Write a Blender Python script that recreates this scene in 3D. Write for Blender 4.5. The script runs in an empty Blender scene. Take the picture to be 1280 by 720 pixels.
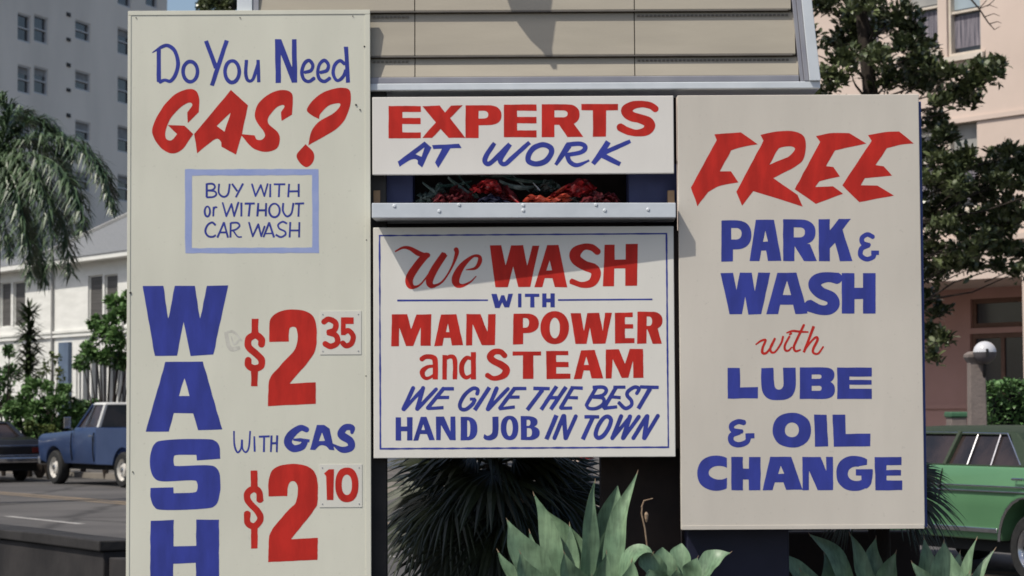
import bpy, bmesh, math, random
import numpy as np
from mathutils import Vector, Matrix
R = math.radians
random.seed(7)
SC = bpy.context.scene
COL = SC.collection

# ------------------------------------------------------------------ camera
FPX, HOR, ROLL, CAMZ = 2887.0, 512.0, R(0.30), 1.57      # focal length and horizon for a 1280 px wide frame
PITCH = math.atan((HOR - 360) / FPX)
cam_d = bpy.data.cameras.new('camera')
cam = bpy.data.objects.new('camera', cam_d); COL.objects.link(cam)
cam_d.sensor_width = 36; cam_d.lens = 36 * FPX / 1280
cam.location = (0, 0, CAMZ)
cam.rotation_euler = (Matrix.Rotation(R(90) + PITCH, 3, 'X') @ Matrix.Rotation(-ROLL, 3, 'Z')).to_euler()
cam_d.clip_start = 0.1; cam_d.clip_end = 2000
cam_d.dof.use_dof = True; cam_d.dof.focus_distance = 11.64; cam_d.dof.aperture_fstop = 7.0
SC.camera = cam

# ------------------------------------------------------------------ light
TO_SUN = Vector((-1.33, -1.0, 2.40)).normalized()
SUN_EL = math.asin(TO_SUN.z); SUN_AZ = math.atan2(TO_SUN.x, TO_SUN.y)
W = bpy.data.worlds.new('World'); SC.world = W; W.use_nodes = True
nt = W.node_tree; nt.nodes.clear()
sky = nt.nodes.new('ShaderNodeTexSky'); sky.sky_type = 'NISHITA'; sky.sun_disc = False
sky.sun_elevation = SUN_EL; sky.sun_rotation = SUN_AZ
sky.air_density = 1.0; sky.dust_density = 2.5; sky.ozone_density = 1.0
bg = nt.nodes.new('ShaderNodeBackground'); bg.inputs[1].default_value = 0.125
wo = nt.nodes.new('ShaderNodeOutputWorld')
nt.links.new(sky.outputs[0], bg.inputs[0]); nt.links.new(bg.outputs[0], wo.inputs[0])
sun_d = bpy.data.lights.new('sun', 'SUN'); sun_d.energy = 4.1; sun_d.angle = R(0.5); sun_d.color = (1, .94, .83)
sun = bpy.data.objects.new('sun', sun_d); COL.objects.link(sun)
sun.location = (-10, -8, 20); sun.rotation_euler = TO_SUN.to_track_quat('Z', 'Y').to_euler()
SC.view_settings.view_transform = 'Standard'; SC.view_settings.look = 'None'
SC.view_settings.exposure = 0.0; SC.view_settings.gamma = 1; SC.view_settings.use_curve_mapping = False
try:
    SC.cycles.filter_width = 1.7
except Exception:
    pass

# ------------------------------------------------------------------ helpers
def at(px, py, Y):
    """point of the depth plane y = Y seen at photo pixel (px, py): used to read sizes off the photograph"""
    u, v = px - 640, 360 - py
    u, v = u * math.cos(ROLL) + v * math.sin(ROLL), -u * math.sin(ROLL) + v * math.cos(ROLL)
    fy = FPX * math.cos(PITCH) - v * math.sin(PITCH)
    fz = FPX * math.sin(PITCH) + v * math.cos(PITCH)
    k = Y / fy
    return Vector((u * k, Y, CAMZ + fz * k))

def mat(name, c1, c2=None, scale=6, rough=.7, bump=0, bscale=None, spec=.35, metal=0, detail=5, stretch=(1, 1, 1), sharp=(.35, .65), trans=0, coat=0):
    m = bpy.data.materials.new(name); m.use_nodes = True
    n = m.node_tree.nodes; l = m.node_tree.links
    p = n['Principled BSDF']
    p.inputs['Roughness'].default_value = rough
    p.inputs['Metallic'].default_value = metal
    p.inputs['Specular IOR Level'].default_value = spec
    if trans: p.inputs['Transmission Weight'].default_value = trans
    if coat: p.inputs['Coat Weight'].default_value = coat; p.inputs['Coat Roughness'].default_value = .08
    tc = n.new('ShaderNodeTexCoord'); mp = n.new('ShaderNodeMapping'); mp.inputs['Scale'].default_value = stretch
    l.new(tc.outputs['Object'], mp.inputs[0])
    if c2 is not None:
        t = n.new('ShaderNodeTexNoise'); t.inputs['Scale'].default_value = scale; t.inputs['Detail'].default_value = detail
        l.new(mp.outputs[0], t.inputs[0])
        r = n.new('ShaderNodeValToRGB')
        r.color_ramp.elements[0].position, r.color_ramp.elements[1].position = sharp
        r.color_ramp.elements[0].color = (*c1, 1); r.color_ramp.elements[1].color = (*c2, 1)
        l.new(t.outputs[0], r.inputs[0]); l.new(r.outputs[0], p.inputs['Base Color'])
    else:
        p.inputs['Base Color'].default_value = (*c1, 1)
    if bump:
        t2 = n.new('ShaderNodeTexNoise'); t2.inputs['Scale'].default_value = bscale or scale * 4; t2.inputs['Detail'].default_value = 6
        l.new(mp.outputs[0], t2.inputs[0])
        b = n.new('ShaderNodeBump'); b.inputs['Strength'].default_value = bump; b.inputs['Distance'].default_value = .02
        l.new(t2.outputs[0], b.inputs['Height']); l.new(b.outputs[0], p.inputs['Normal'])
    return m

def leafmat(name, c1, c2, rough=.45, spec=.4, scale=3, sss=.0):
    """leaf: colour varies from leaf to leaf (per island) and over the plant"""
    m = mat(name, c1, c2, scale, rough, spec=spec)
    n = m.node_tree.nodes; l = m.node_tree.links; p = n['Principled BSDF']
    g = n.new('ShaderNodeNewGeometry'); hs = n.new('ShaderNodeHueSaturation')
    mr = n.new('ShaderNodeMapRange'); mr.inputs[3].default_value = .6; mr.inputs[4].default_value = 1.45
    l.new(g.outputs['Random Per Island'], mr.inputs[0]); l.new(mr.outputs[0], hs.inputs['Value'])
    src = p.inputs['Base Color'].links[0].from_socket
    l.new(src, hs.inputs['Color']); l.new(hs.outputs[0], p.inputs['Base Color'])
    if sss:
        tr = n.new('ShaderNodeBsdfTranslucent'); mx = n.new('ShaderNodeMixShader'); mx.inputs[0].default_value = sss
        l.new(hs.outputs[0], tr.inputs[0]); l.new(p.outputs[0], mx.inputs[1]); l.new(tr.outputs[0], mx.inputs[2])
        l.new(mx.outputs[0], n['Material Output'].inputs[0])
    return m

class MB:
    """collects faces, builds ONE mesh object"""
    def __init__(s): s.v = []; s.f = []
    def add(s, vs, fs):
        o = len(s.v); s.v += [tuple(v) for v in vs]; s.f += [[i + o for i in f] for f in fs]; return s
    def box(s, lo, hi, M=None):
        x0, y0, z0 = lo; x1, y1, z1 = hi
        vs = [Vector(p) for p in ((x0,y0,z0),(x1,y0,z0),(x1,y1,z0),(x0,y1,z0),(x0,y0,z1),(x1,y0,z1),(x1,y1,z1),(x0,y1,z1))]
        if M: vs = [M @ v for v in vs]
        return s.add(vs, [(0,3,2,1),(4,5,6,7),(0,1,5,4),(1,2,6,5),(2,3,7,6),(3,0,4,7)])
    def prism(s, poly, a, b, axis='y'):
        """polygon in two axes extruded along the third from a to b"""
        f = {'y': lambda p, t: (p[0], t, p[1]), 'x': lambda p, t: (t, p[0], p[1]), 'z': lambda p, t: (p[0], p[1], t)}[axis]
        n = len(poly)
        return s.add([f(p, a) for p in poly] + [f(p, b) for p in poly],
                     [list(range(n))[::-1], list(range(n, 2*n))] + [(i, (i+1) % n, (i+1) % n + n, i + n) for i in range(n)])
    def tube(s, pts, rad, seg=8, cap=True):
        pts = [Vector(p) for p in pts]; n = len(pts)
        rr = rad if hasattr(rad, '__len__') else [rad] * n
        vs = []; prev = None
        for i, p in enumerate(pts):
            t = (pts[min(i+1, n-1)] - pts[max(i-1, 0)]).normalized()
            a = prev if prev is not None and abs(prev.dot(t)) < .95 else (Vector((0,0,1)) if abs(t.z) < .9 else Vector((1,0,0)))
            a = (a - t * a.dot(t)).normalized(); prev = a; b = t.cross(a)
            vs += [p + (a * math.cos(2*math.pi*k/seg) + b * math.sin(2*math.pi*k/seg)) * rr[i] for k in range(seg)]
        fs = [(i*seg+k, i*seg+(k+1) % seg, (i+1)*seg+(k+1) % seg, (i+1)*seg+k) for i in range(n-1) for k in range(seg)]
        if cap: fs += [list(range(seg))[::-1], list(range((n-1)*seg, n*seg))]
        return s.add(vs, fs)
    def lathe(s, prof, seg=24, M=None, axis='z', ring=False):
        vs = []
        for r, h in prof:
            for k in range(seg):
                c, d = r*math.cos(2*math.pi*k/seg), r*math.sin(2*math.pi*k/seg)
                v = Vector((c, d, h)) if axis == 'z' else Vector((c, h, d))
                vs.append(M @ v if M else v)
        n = len(prof)
        fs = [(i*seg+k, i*seg+(k+1) % seg, (i+1)*seg+(k+1) % seg, (i+1)*seg+k) for i in range(n-1) for k in range(seg)]
        if ring: fs += [((n-1)*seg+k, (n-1)*seg+(k+1) % seg, (k+1) % seg, k) for k in range(seg)]
        else: fs += [list(range(seg))[::-1], list(range((n-1)*seg, n*seg))]
        return s.add(vs, fs)
    def loft(s, secs, cap=True, closed=True):
        m = len(secs[0]); vs = [p for q in secs for p in q]
        fs = [(i*m+k, i*m+(k+1) % m, (i+1)*m+(k+1) % m, (i+1)*m+k) for i in range(len(secs)-1) for k in range(m if closed else m-1)]
        if cap: fs += [list(range(m))[::-1], list(range((len(secs)-1)*m, len(secs)*m))]
        return s.add(vs, fs)
    def build(s, name, m, parent=None, bevel=0, smooth=None, bseg=2):
        me = bpy.data.meshes.new(name)
        off = Vector(parent.get('_base', (0,0,0))) if parent else Vector()
        me.from_pydata([tuple(Vector(v) - off) for v in s.v], [], s.f); me.update()
        return link(name, me, m, parent, bevel, smooth, bseg)

def link(name, me, m, parent=None, bevel=0, smooth=None, bseg=2, fix=True):
    if fix:
        bm = bmesh.new(); bm.from_mesh(me)
        bmesh.ops.recalc_face_normals(bm, faces=bm.faces)
        if bevel:
            bmesh.ops.bevel(bm, geom=[e for e in bm.edges if len(e.link_faces) == 2 and e.calc_face_angle(0) > .6], offset=bevel, segments=bseg, affect='EDGES', profile=.5)
        if smooth is not None:
            for f in bm.faces: f.smooth = True
            for e in bm.edges: e.smooth = not (len(e.link_faces) == 2 and e.calc_face_angle(0) > smooth)
        bm.to_mesh(me); bm.free()
    me.materials.append(m)
    o = bpy.data.objects.new(name, me); COL.objects.link(o)
    if parent: o.parent = parent
    return o

def thing(name, label, cat, base=(0,0,0), rz=0, group=None, local=False):
    """Empty at the base of a thing; parts are given in scene coordinates unless local"""
    o = bpy.data.objects.new(name, None); COL.objects.link(o)
    o.location = base; o.rotation_euler = (0, 0, rz); o['label'] = label; o['category'] = cat
    o.empty_display_size = .2
    o['_base'] = (0,0,0) if local else tuple(base)
    if group: o['group'] = group
    return o
def tag(o, label, cat, group=None):
    o['label'] = label; o['category'] = cat
    if group: o['group'] = group
    return o
def struct(o, kind='structure'): o['kind'] = kind; return o

# ------------------------------------------------------------------ hand lettering: strokes and outlines -> smooth filled paint
def spline(pts, closed=False, sub=7):
    """Catmull-Rom through points (x, y, width...)"""
    P = [np.array(p, float) for p in pts]; n = len(P); out = []
    for i in range(n if closed else n-1):
        p1, p2 = P[i], P[(i+1) % n]
        p0 = P[(i-1) % n] if closed or i > 0 else 2*p1 - p2
        p3 = P[(i+2) % n] if closed or i < n-2 else 2*p2 - p1
        for k in range(sub):
            t = k / sub
            out.append(.5*(2*p1 + (p2-p0)*t + (2*p0-5*p1+4*p2-p3)*t*t + (3*p1-p0-3*p2+p3)*t**3))
    if not closed: out.append(P[-1])
    return out

def outline(pts):
    """polygon whose points are corners, or smooth when they carry a third value"""
    n = len(pts); out = []
    for i in range(n):
        a, b, c, d = (pts[(i+k) % n] for k in (-1, 0, 1, 2))
        p1, p2 = np.array(b[:2], float), np.array(c[:2], float)
        if len(b) == 2 and len(c) == 2: out.append(p1); continue
        p0 = np.array(a[:2], float) if len(b) > 2 else 2*p1 - p2
        p3 = np.array(d[:2], float) if len(c) > 2 else 2*p2 - p1
        for k in range(8):
            t = k/8
            out.append(.5*(2*p1 + (p2-p0)*t + (2*p0-5*p1+4*p2-p3)*t*t + (3*p1-p0-3*p2+p3)*t**3))
    return out

class Word:
    RES = .33
    def __init__(s, ox=0, oy=0, k=1): s.sh = []; s.tf(ox, oy, k)
    def tf(s, ox, oy, k): s.o = np.array((ox, oy), float); s.k = k; return s
    def P(s, p): return s.o + np.array(p[:2], float) * s.k
    # --- primitives
    def poly(s, pts, sub=False): s.sh.append(('p', [s.P(q) for q in outline(pts)], sub)); return s
    def cut(s, pts): return s.poly(pts, True)
    def st(s, pts, w=None, flat=True, curve=True, closed=False):
        q = [(p[0], p[1], p[2] if len(p) > 2 else w) for p in pts]
        if curve and len(q) > 2: q = spline(q, closed)
        if closed: q = q + [q[0]]
        s.sh.append(('s', [(*s.P(p), p[2]*s.k*.5) for p in q], flat and not closed)); return s
    def ln(s, *segs, w=10):
        for a in segs: s.st(a, w, curve=False)
        return s
    def se(s, cx, cy, rx, ry, n=2.2, sub=False):
        q = []
        for k in range(56):
            t = 2*math.pi*k/56; c, d = math.cos(t), math.sin(t)
            q.append((cx + rx*math.copysign(abs(c)**(2/n), c), cy + ry*math.copysign(abs(d)**(2/n), d)))
        return s.poly(q, sub)
    # --- block letters in boxes
    def E(s, x0, y0, x1, y1, v, a=None, xm=None):
        a = a or (y0+.19*(y1-y0), y0+.39*(y1-y0), y0+.58*(y1-y0), y1-.19*(y1-y0)); xm = xm or x1
        return s.poly([(x0,y0),(x1,y0),(x1,a[0]),(x0+v,a[0]),(x0+v,a[1]),(xm,a[1]),(xm,a[2]),(x0+v,a[2]),(x0+v,a[3]),(x1,a[3]),(x1,y1),(x0,y1)])
    def H(s, x0, y0, x1, y1, v, b0, b1):
        return s.poly([(x0,y0),(x0+v,y0),(x0+v,b0),(x1-v,b0),(x1-v,y0),(x1,y0),(x1,y1),(x1-v,y1),(x1-v,b1),(x0+v,b1),(x0+v,y1),(x0,y1)])
    def T(s, x0, y0, x1, y1, h, a, b): return s.poly([(x0,y0),(x1,y0),(x1,y0+h),(b,y0+h),(b,y1),(a,y1),(a,y0+h),(x0,y0+h)])
    def rect(s, x0, y0, x1, y1): return s.poly([(x0,y0),(x1,y0),(x1,y1),(x0,y1)])
    def bowl(s, x0, y0, x1, y1, f=.5, sub=False):
        """straight left side, round right side"""
        c = x0 + (x1-x0)*f; r = x1-c; m = (y0+y1)/2; h = (y1-y0)/2
        q = [(x0,y0),(c,y0)]
        for k in range(1, 20):
            t = -math.pi/2 + math.pi*k/20
            q.append((c + r*abs(math.cos(t))**.85, m + h*math.copysign(abs(math.sin(t))**.85, math.sin(t))))
        return s.poly(q + [(c,y1),(x0,y1)], sub)
    # --- field and contours
    def loops(s, wob=.16, seed=0):
        h = s.RES
        allp = np.array([p[:2] for t, q, _ in s.sh for p in q])
        lo = allp.min(0) - 12; hi = allp.max(0) + 12
        nx, ny = (np.ceil((hi-lo)/h).astype(int) + 1)
        gx = lo[0] + np.arange(nx)*h; gy = lo[1] + np.arange(ny)*h
        F = np.full((ny, nx), -4.0)
        for t, q, fl in s.sh:
            A = np.array([p[:2] for p in q]); wmax = max((p[2] for p in q), default=0) if t == 's' else 0
            a = A.min(0) - wmax - 4; b = A.max(0) + wmax + 4
            i0, i1 = max(0, int((a[0]-lo[0])/h)), min(nx, int((b[0]-lo[0])/h)+1)
            j0, j1 = max(0, int((a[1]-lo[1])/h)), min(ny, int((b[1]-lo[1])/h)+1)
            X, Y = np.meshgrid(gx[i0:i1], gy[j0:j1])
            if t == 'p':
                d = np.full(X.shape, 1e9); ins = np.zeros(X.shape, bool); n = len(A)
                for k in range(n):
                    p, r = A[k], A[(k+1) % n]; e = r-p; L = e@e
                    if L < 1e-12: continue
                    u = np.clip(((X-p[0])*e[0]+(Y-p[1])*e[1])/L, 0, 1)
                    d = np.minimum(d, (X-p[0]-u*e[0])**2+(Y-p[1]-u*e[1])**2)
                    if abs(e[1]) > 1e-12:
                        c = (p[1] > Y) != (r[1] > Y)
                        ins ^= c & (X < e[0]*(Y-p[1])/e[1]+p[0])
                f = np.where(ins, 1, -1)*np.sqrt(d)
            else:
                f = np.full(X.shape, -1e9); n = len(q)
                for k in range(n-1):
                    p, r = A[k], A[k+1]; e = r-p; L = math.hypot(*e)
                    if L < 1e-9: continue
                    T_ = ((X-p[0])*e[0]+(Y-p[1])*e[1])/L
                    u = np.clip(T_/L, 0, 1); w = q[k][2]+(q[k+1][2]-q[k][2])*u
                    g = w - np.hypot(X-p[0]-u*e[0], Y-p[1]-u*e[1])
                    if fl:
                        if k == 0: g = np.minimum(g, T_)
                        if k == n-2: g = np.minimum(g, L-T_)
                    f = np.maximum(f, g)
            V = F[j0:j1, i0:i1]
            F[j0:j1, i0:i1] = np.minimum(V, -f) if (t == 'p' and fl) else np.maximum(V, f)
        rng = np.random.RandomState(seed)
        for _ in range(5):                       # the painter's hand: edges waver a little
            fx, fy = rng.normal(0, .22, 2); ph = rng.rand()*6.28
            F += wob*.45*np.sin(gx[None, :]*fx + gy[:, None]*fy + ph)
        F[np.abs(F) < 1e-5] = 1e-5
        S = F > 0; nxt = {}; pos = {}
        def key(j, i, hor):
            k = (j, i, hor)
            if k not in pos:
                a = F[j, i]; b = F[j, i+1] if hor else F[j+1, i]; t = a/(a-b)
                pos[k] = (gx[i]+t*h, gy[j]) if hor else (gx[i], gy[j]+t*h)
            return k
        tot = S[:-1,:-1].astype(int)+S[:-1,1:]+S[1:,:-1]+S[1:,1:]
        for j, i in zip(*np.nonzero((tot > 0) & (tot < 4))):
            c = [S[j,i], S[j,i+1], S[j+1,i+1], S[j+1,i]]
            e = [key(j,i,1), key(j,i+1,0), key(j+1,i,1), key(j,i,0)] if False else None
            ed = {0:(j,i,1), 1:(j,i+1,0), 2:(j+1,i,1), 3:(j,i,0)}
            ent = [k for k in range(4) if c[k] and not c[(k+1) % 4]]      # leaving inside, going round
            exi = [k for k in range(4) if not c[k] and c[(k+1) % 4]]
            for a in ent:
                b = min(exi, key=lambda z: (a-z) % 4)
                nxt.setdefault(key(*ed[a]), []).append(key(*ed[b]))
        loops = []
        while nxt:
            st = next(iter(nxt)); L = []; cur = st
            while cur in nxt:
                L.append(pos[cur]); n_ = nxt[cur].pop()
                if not nxt[cur]: del nxt[cur]
                cur = n_
                if cur == st: break
            if len(L) > 8:
                A = np.array(L); area = .5*abs(np.sum(A[:,0]*np.roll(A[:,1],-1)-A[:,1]*np.roll(A[:,0],-1)))
                if area > .6: loops.append(simplify(A))
        return loops

def simplify(A, tol=.045):
    keep = [0]; n = len(A); i = 0
    while i < n-1:
        j = i+1
        while j+1 < n and j-i < 60:
            k = j+1; d = A[k]-A[i]; L = math.hypot(*d)
            if L < 1e-9: break
            M = A[i+1:k]-A[i]
            if np.max(np.abs(M[:,0]*d[1]-M[:,1]*d[0]))/L > tol: break
            j = k
        keep.append(j); i = j
    return A[keep]

def paint(word, name, m, parent, Y, seed=0, label=None, wob=.16):
    """fills the word's outlines as a paint film lying on the board plane y = Y"""
    cu = bpy.data.curves.new(name, 'CURVE'); cu.dimensions = '2D'; cu.fill_mode = 'FRONT'
    off = Vector(parent['_base'])
    for L in word.loops(wob, seed):
        sp = cu.splines.new('POLY'); sp.points.add(len(L)-1); sp.use_cyclic_u = True
        for p, (x, y) in zip(sp.points, L):
            w = at(x, y, Y) - off; p.co = (w.x, w.z, 0, 1)
    tmp = bpy.data.objects.new('tmp', cu); COL.objects.link(tmp)
    me = bpy.data.meshes.new_from_object(tmp)
    bpy.data.objects.remove(tmp); bpy.data.curves.remove(cu)
    y = Y - off.y
    for v in me.vertices: v.co = (v.co.x, y, v.co.y)
    me.materials.clear(); me.update()
    o = link(name, me, m, parent, fix=False)
    if label: o['label'] = label
    return o
# ------------------------------------------------------------------ materials
def board_mat(name, c, streak=.06):
    """painted plywood: faint vertical weather streaks, blotches, brush texture"""
    m = mat(name, c, None, rough=.55, spec=.3)
    n = m.node_tree.nodes; l = m.node_tree.links; p = n['Principled BSDF']
    tc = n.new('ShaderNodeTexCoord')
    def noise(scale, st, det=5):
        mp = n.new('ShaderNodeMapping'); mp.inputs['Scale'].default_value = st
        t = n.new('ShaderNodeTexNoise'); t.inputs['Scale'].default_value = scale; t.inputs['Detail'].default_value = det
        l.new(tc.outputs['Object'], mp.inputs[0]); l.new(mp.outputs[0], t.inputs[0]); return t.outputs[0]
    a = noise(2.0, (2.2, 1, .35)); b = noise(1.8, (1, 1, .7), 8); c3 = noise(55, (1, 1, 1), 3)
    def ramp(src, lo, hi, p0=.3, p1=.7):
        r = n.new('ShaderNodeMapRange'); r.inputs[1].default_value = p0; r.inputs[2].default_value = p1
        r.inputs[3].default_value = lo; r.inputs[4].default_value = hi; l.new(src, r.inputs[0]); return r.outputs[0]
    def mul(x, y):
        k = n.new('ShaderNodeMath'); k.operation = 'MULTIPLY'; l.new(x, k.inputs[0]); l.new(y, k.inputs[1]); return k.outputs[0]
    v = mul(mul(ramp(a, 1-streak*.7, 1.02), ramp(b, 1-streak*1.2, 1.02)), ramp(c3, .88, 1.0, .22, .34))
    hs = n.new('ShaderNodeHueSaturation'); hs.inputs['Color'].default_value = (*c, 1)
    l.new(v, hs.inputs['Value']); l.new(hs.outputs[0], p.inputs['Base Color'])
    bu = n.new('ShaderNodeBump'); bu.inputs['Strength'].default_value = .12; bu.inputs['Distance'].default_value = .004
    l.new(noise(40, (1, 1, .25)), bu.inputs['Height']); l.new(bu.outputs[0], p.inputs['Normal'])
    return m
M_left = board_mat('paint_cream_grey', (.655, .65, .555), .075)
M_card = board_mat('card_cream', (.655, .645, .585))
M_mid = board_mat('paint_white', (.72, .70, .645), .055)
M_right = board_mat('paint_beige', (.615, .572, .505), .08)
M_exp = board_mat('paint_white_warm', (.70, .675, .635), .05)
RED, BLUE = (.53, .030, .022), (.043, .058, .315)
M_red = mat('sign_red', RED, (.40, .024, .018), 7, .6, .05, 60, stretch=(2.5,1,.7), spec=.12)
M_blue = mat('sign_blue', BLUE, (.036, .048, .245), 7, .6, .05, 60, stretch=(2.5,1,.7), spec=.12)
M_pale = mat('sign_pale_blue', (.27, .335, .60), (.31, .37, .61), 12, .55, .05, 60)
M_pencil = mat('pencil_smudge', (.47, .46, .41), (.58, .57, .51), 40, .7)
M_navy = mat('navy_paint', (.008, .009, .026), (.012, .013, .034), 5, .5)
M_navyside = mat('blue_edge_paint', (.05, .08, .26), (.04, .06, .2), 8, .5)
M_dark = mat('dark_steel', (.012, .011, .012), (.022, .02, .02), 8, .6)
M_brown = mat('dark_wood', (.018, .012, .010), (.03, .02, .016), 6, .8)
M_alu = mat('white_enamel', (.62, .66, .70), (.55, .59, .63), 7, .4, .03, spec=.4)
M_alug = mat('grey_aluminium', (.33, .33, .36), (.27, .27, .31), 5, .4, metal=.3)
M_lap = mat('beige_lap_board', (.41, .37, .30), (.36, .325, .265), 3, .6, .04, 90, stretch=(.5,1,3))
M_lapshadow = mat('lap_shadow_line', (.16, .145, .13), (.12, .11, .10), 8, .7)  # dark colour paints the shadow line under each lap
YS = 11.64; YP = YS - .0005

# ------------------------------------------------------------------ left sign
a, b_ = at(160, 14, YS), at(462.5, 12, YS)
MZ_TOP = at(300, 120, YS).z
LX0, LX1, LZ1 = a.x, b_.x, (a.z + b_.z)/2
gas = thing('gas_sign', 'tall cream painted board asking Do You Need Gas, with WASH down its left side', 'sign', ((LX0+LX1)/2, YS+.03, 0))
MB().box((LX0, YS, .22), (LX1, YS+.020, LZ1)).build('board', M_left, gas, .003)
t = MB()
t.box((LX0, YS-.003, LZ1-.022), (LX1, YS-.0005, LZ1)).box((LX1-.026, YS-.003, .22), (LX1, YS-.0005, LZ1-.024)).box((LX0, YS-.003, .22), (LX0+.016, YS-.0005, LZ1-.024))
t.build('edge_trim', M_left, gas, .001)
for x_ in (LX0+.2, LX1-.3): MB().box((x_, YS+.022, 0), (x_+.1, YS+.12, MZ_TOP)).build('support_post', M_dark, gas)

w = Word(180, 40, 270/1280)                                   # Do You Need
w.ln([(87,100),(88,296)], w=25); w.st([(48,123,5),(75,106,14),(105,88,20),(140,80,22),(182,112,23),(201,180,24),(190,245,24),(158,290,22),(122,285,20),(92,297,22)])
def el(w, cx, cy, rx, ry, wd): w.st([(cx+rx*math.cos(k*math.pi/5), cy+ry*math.sin(k*math.pi/5)) for k in range(10)], wd, closed=True)
el(w, 274, 235, 43, 60, 22); w.ln([(367,52),(427,212)], [(490,50),(402,318)], w=25); el(w, 522, 235, 42, 64, 22)
w.st([(607,165),(603,240),(615,285),(645,280),(676,190)], 21); w.ln([(676,164),(680,298)], w=21)
w.ln([(792,42),(796,302)], w=32); w.ln([(797,48),(893,296)], w=34); w.ln([(890,42),(893,300)], w=29)
for d in (0, 93): w.st([(950+d,240),(990+d,228),(1000+d,195),(977+d,168),(948+d,190),(936+d,240),(948+d,280),(978+d,293),(1010+d,272)], 21)
w.st([(1190,190),(1160,170),(1128,200),(1122,250),(1145,288),(1180,265),(1196,225)], 21); w.ln([(1197,88),(1209,300)], w=24)
paint(w, 'lettering', M_blue, gas, YP, 1, 'blue brush lettering Do You Need')

w = Word(180, 100, 270/1280)                                  # GAS?
S = 1
w.poly([(258,258),(325,190),(327,105,S),(302,60,S),(250,56,S),(170,95,S),(92,190,S),(50,285,S),(62,350,S),(112,412,S),(175,436,S),(232,405,S),(292,320),(240,270),(143,268),(195,320),(162,357,S),(131,348,S),(128,300,S),(150,240,S),(205,172,S),(262,135,S),(286,148,S),(256,192)])
w.poly([(515,60),(617,150),(578,330),(545,442),(460,395),(455,365,S),(432,348,S),(395,368,S),(315,434),(297,320)]); w.cut([(514,193),(477,307),(430,272)])
w.poly([(570,320),(655,328),(668,352,S),(698,354,S),(717,330,S),(705,298,S),(668,248,S),(656,195,S),(688,125,S),(760,74,S),(830,59,S),(876,80,S),(882,130,S),(877,205),(815,243),(812,190),(832,158,S),(818,148,S),(778,168,S),(738,220,S),(740,262,S),(790,308,S),(806,355,S),(785,405,S),(720,426,S),(640,400,S)])
w.poly([(973,388),(985,325,S),(1005,280,S),(1045,240,S),(1120,200,S),(1162,152,S),(1150,137,S),(1090,155,S),(1045,200,S),(1037,232),(985,203,S),(966,170,S),(1015,105,S),(1100,58,S),(1180,46,S),(1220,65,S),(1225,130,S),(1200,215,S),(1150,282,S),(1060,338,S)])
w.poly([(958,380),(1005,432,S),(1003,482,S),(963,517,S),(920,487,S),(906,440,S)])
paint(w, 'lettering', M_red, gas, YP, 2, 'red brush lettering GAS?')

w = Word(225, 205, 1/6)                                       # boxed note
w.poly([(38,40),(1040,37),(1042,667),(40,670)]); w.cut([(90,87),(990,83),(992,626),(88,630)])
paint(w, 'lettering_box', M_pale, gas, YP, 3, 'pale blue painted rectangle', .25)
w = Word(225, 205, 1/6); q = 15
w.ln([(200,145),(200,250)], w=q+2); w.st([(198,150),(245,149),(262,172),(243,194),(202,198)], q); w.st([(202,198),(258,204),(272,228),(248,247),(198,250)], q)
w.st([(293,148),(291,215),(325,246),(360,225),(373,148)], q); w.ln([(390,148),(430,205)], [(473,146),(418,250)], w=q)
def pl(w, pts, wd):
    for i in range(len(pts)-1): w.st([pts[i], pts[i+1]], wd, flat=False, curve=False)
pl(w, [(540,152),(566,240),(606,158),(632,240),(657,150)], q-1); w.ln([(677,148),(676,249)], [(702,152),(790,152)], [(745,152),(741,249)], [(818,148),(811,249)], [(890,148),(890,247)], [(815,205),(890,204)], w=q)
el(w, 205, 356, 20, 38, q-1); w.ln([(252,320),(249,393)], w=q-1); w.st([(250,345),(262,324),(276,325)], q-1)
pl(w, [(320,292),(347,390),(386,300),(406,390),(437,290)], q-1); w.ln([(460,290),(460,393)], [(485,297),(561,296)], [(525,297),(515,393)], [(587,292),(580,393)], [(646,292),(643,393)], [(583,347),(646,347)], w=q)
el(w, 708, 348, 40, 51, q); w.st([(774,292),(772,352),(800,392),(835,370),(851,292)], q); w.ln([(862,298),(930,295)], [(892,297),(888,395)], w=q-1)
w.st([(266,458),(240,438),(205,460),(190,505),(210,540),(245,546),(267,534)], q); w.ln([(280,552),(330,437)], [(329,437),(360,552)], [(302,513),(350,513)], [(380,440),(378,552)], w=q)
w.st([(380,442),(430,441),(446,465),(420,490),(384,500)], q-1); w.st([(398,498),(432,544),(464,546)], q-2)
pl(w, [(518,440),(545,543),(587,452),(609,543),(634,470)], q-1); w.ln([(625,550),(670,437)], [(668,437),(705,550)], w=q); w.ln([(640,522),(695,520)], w=q-4)
w.st([(802,447),(770,433),(736,455),(746,485),(786,505),(790,530),(755,548),(718,530)], q-1); w.ln([(827,435),(822,551)], [(895,435),(893,551)], [(825,498),(893,498)], w=q)
paint(w, 'lettering', M_blue, gas, YP, 4, 'small blue lettering Buy with or without car wash', .1)

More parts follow.
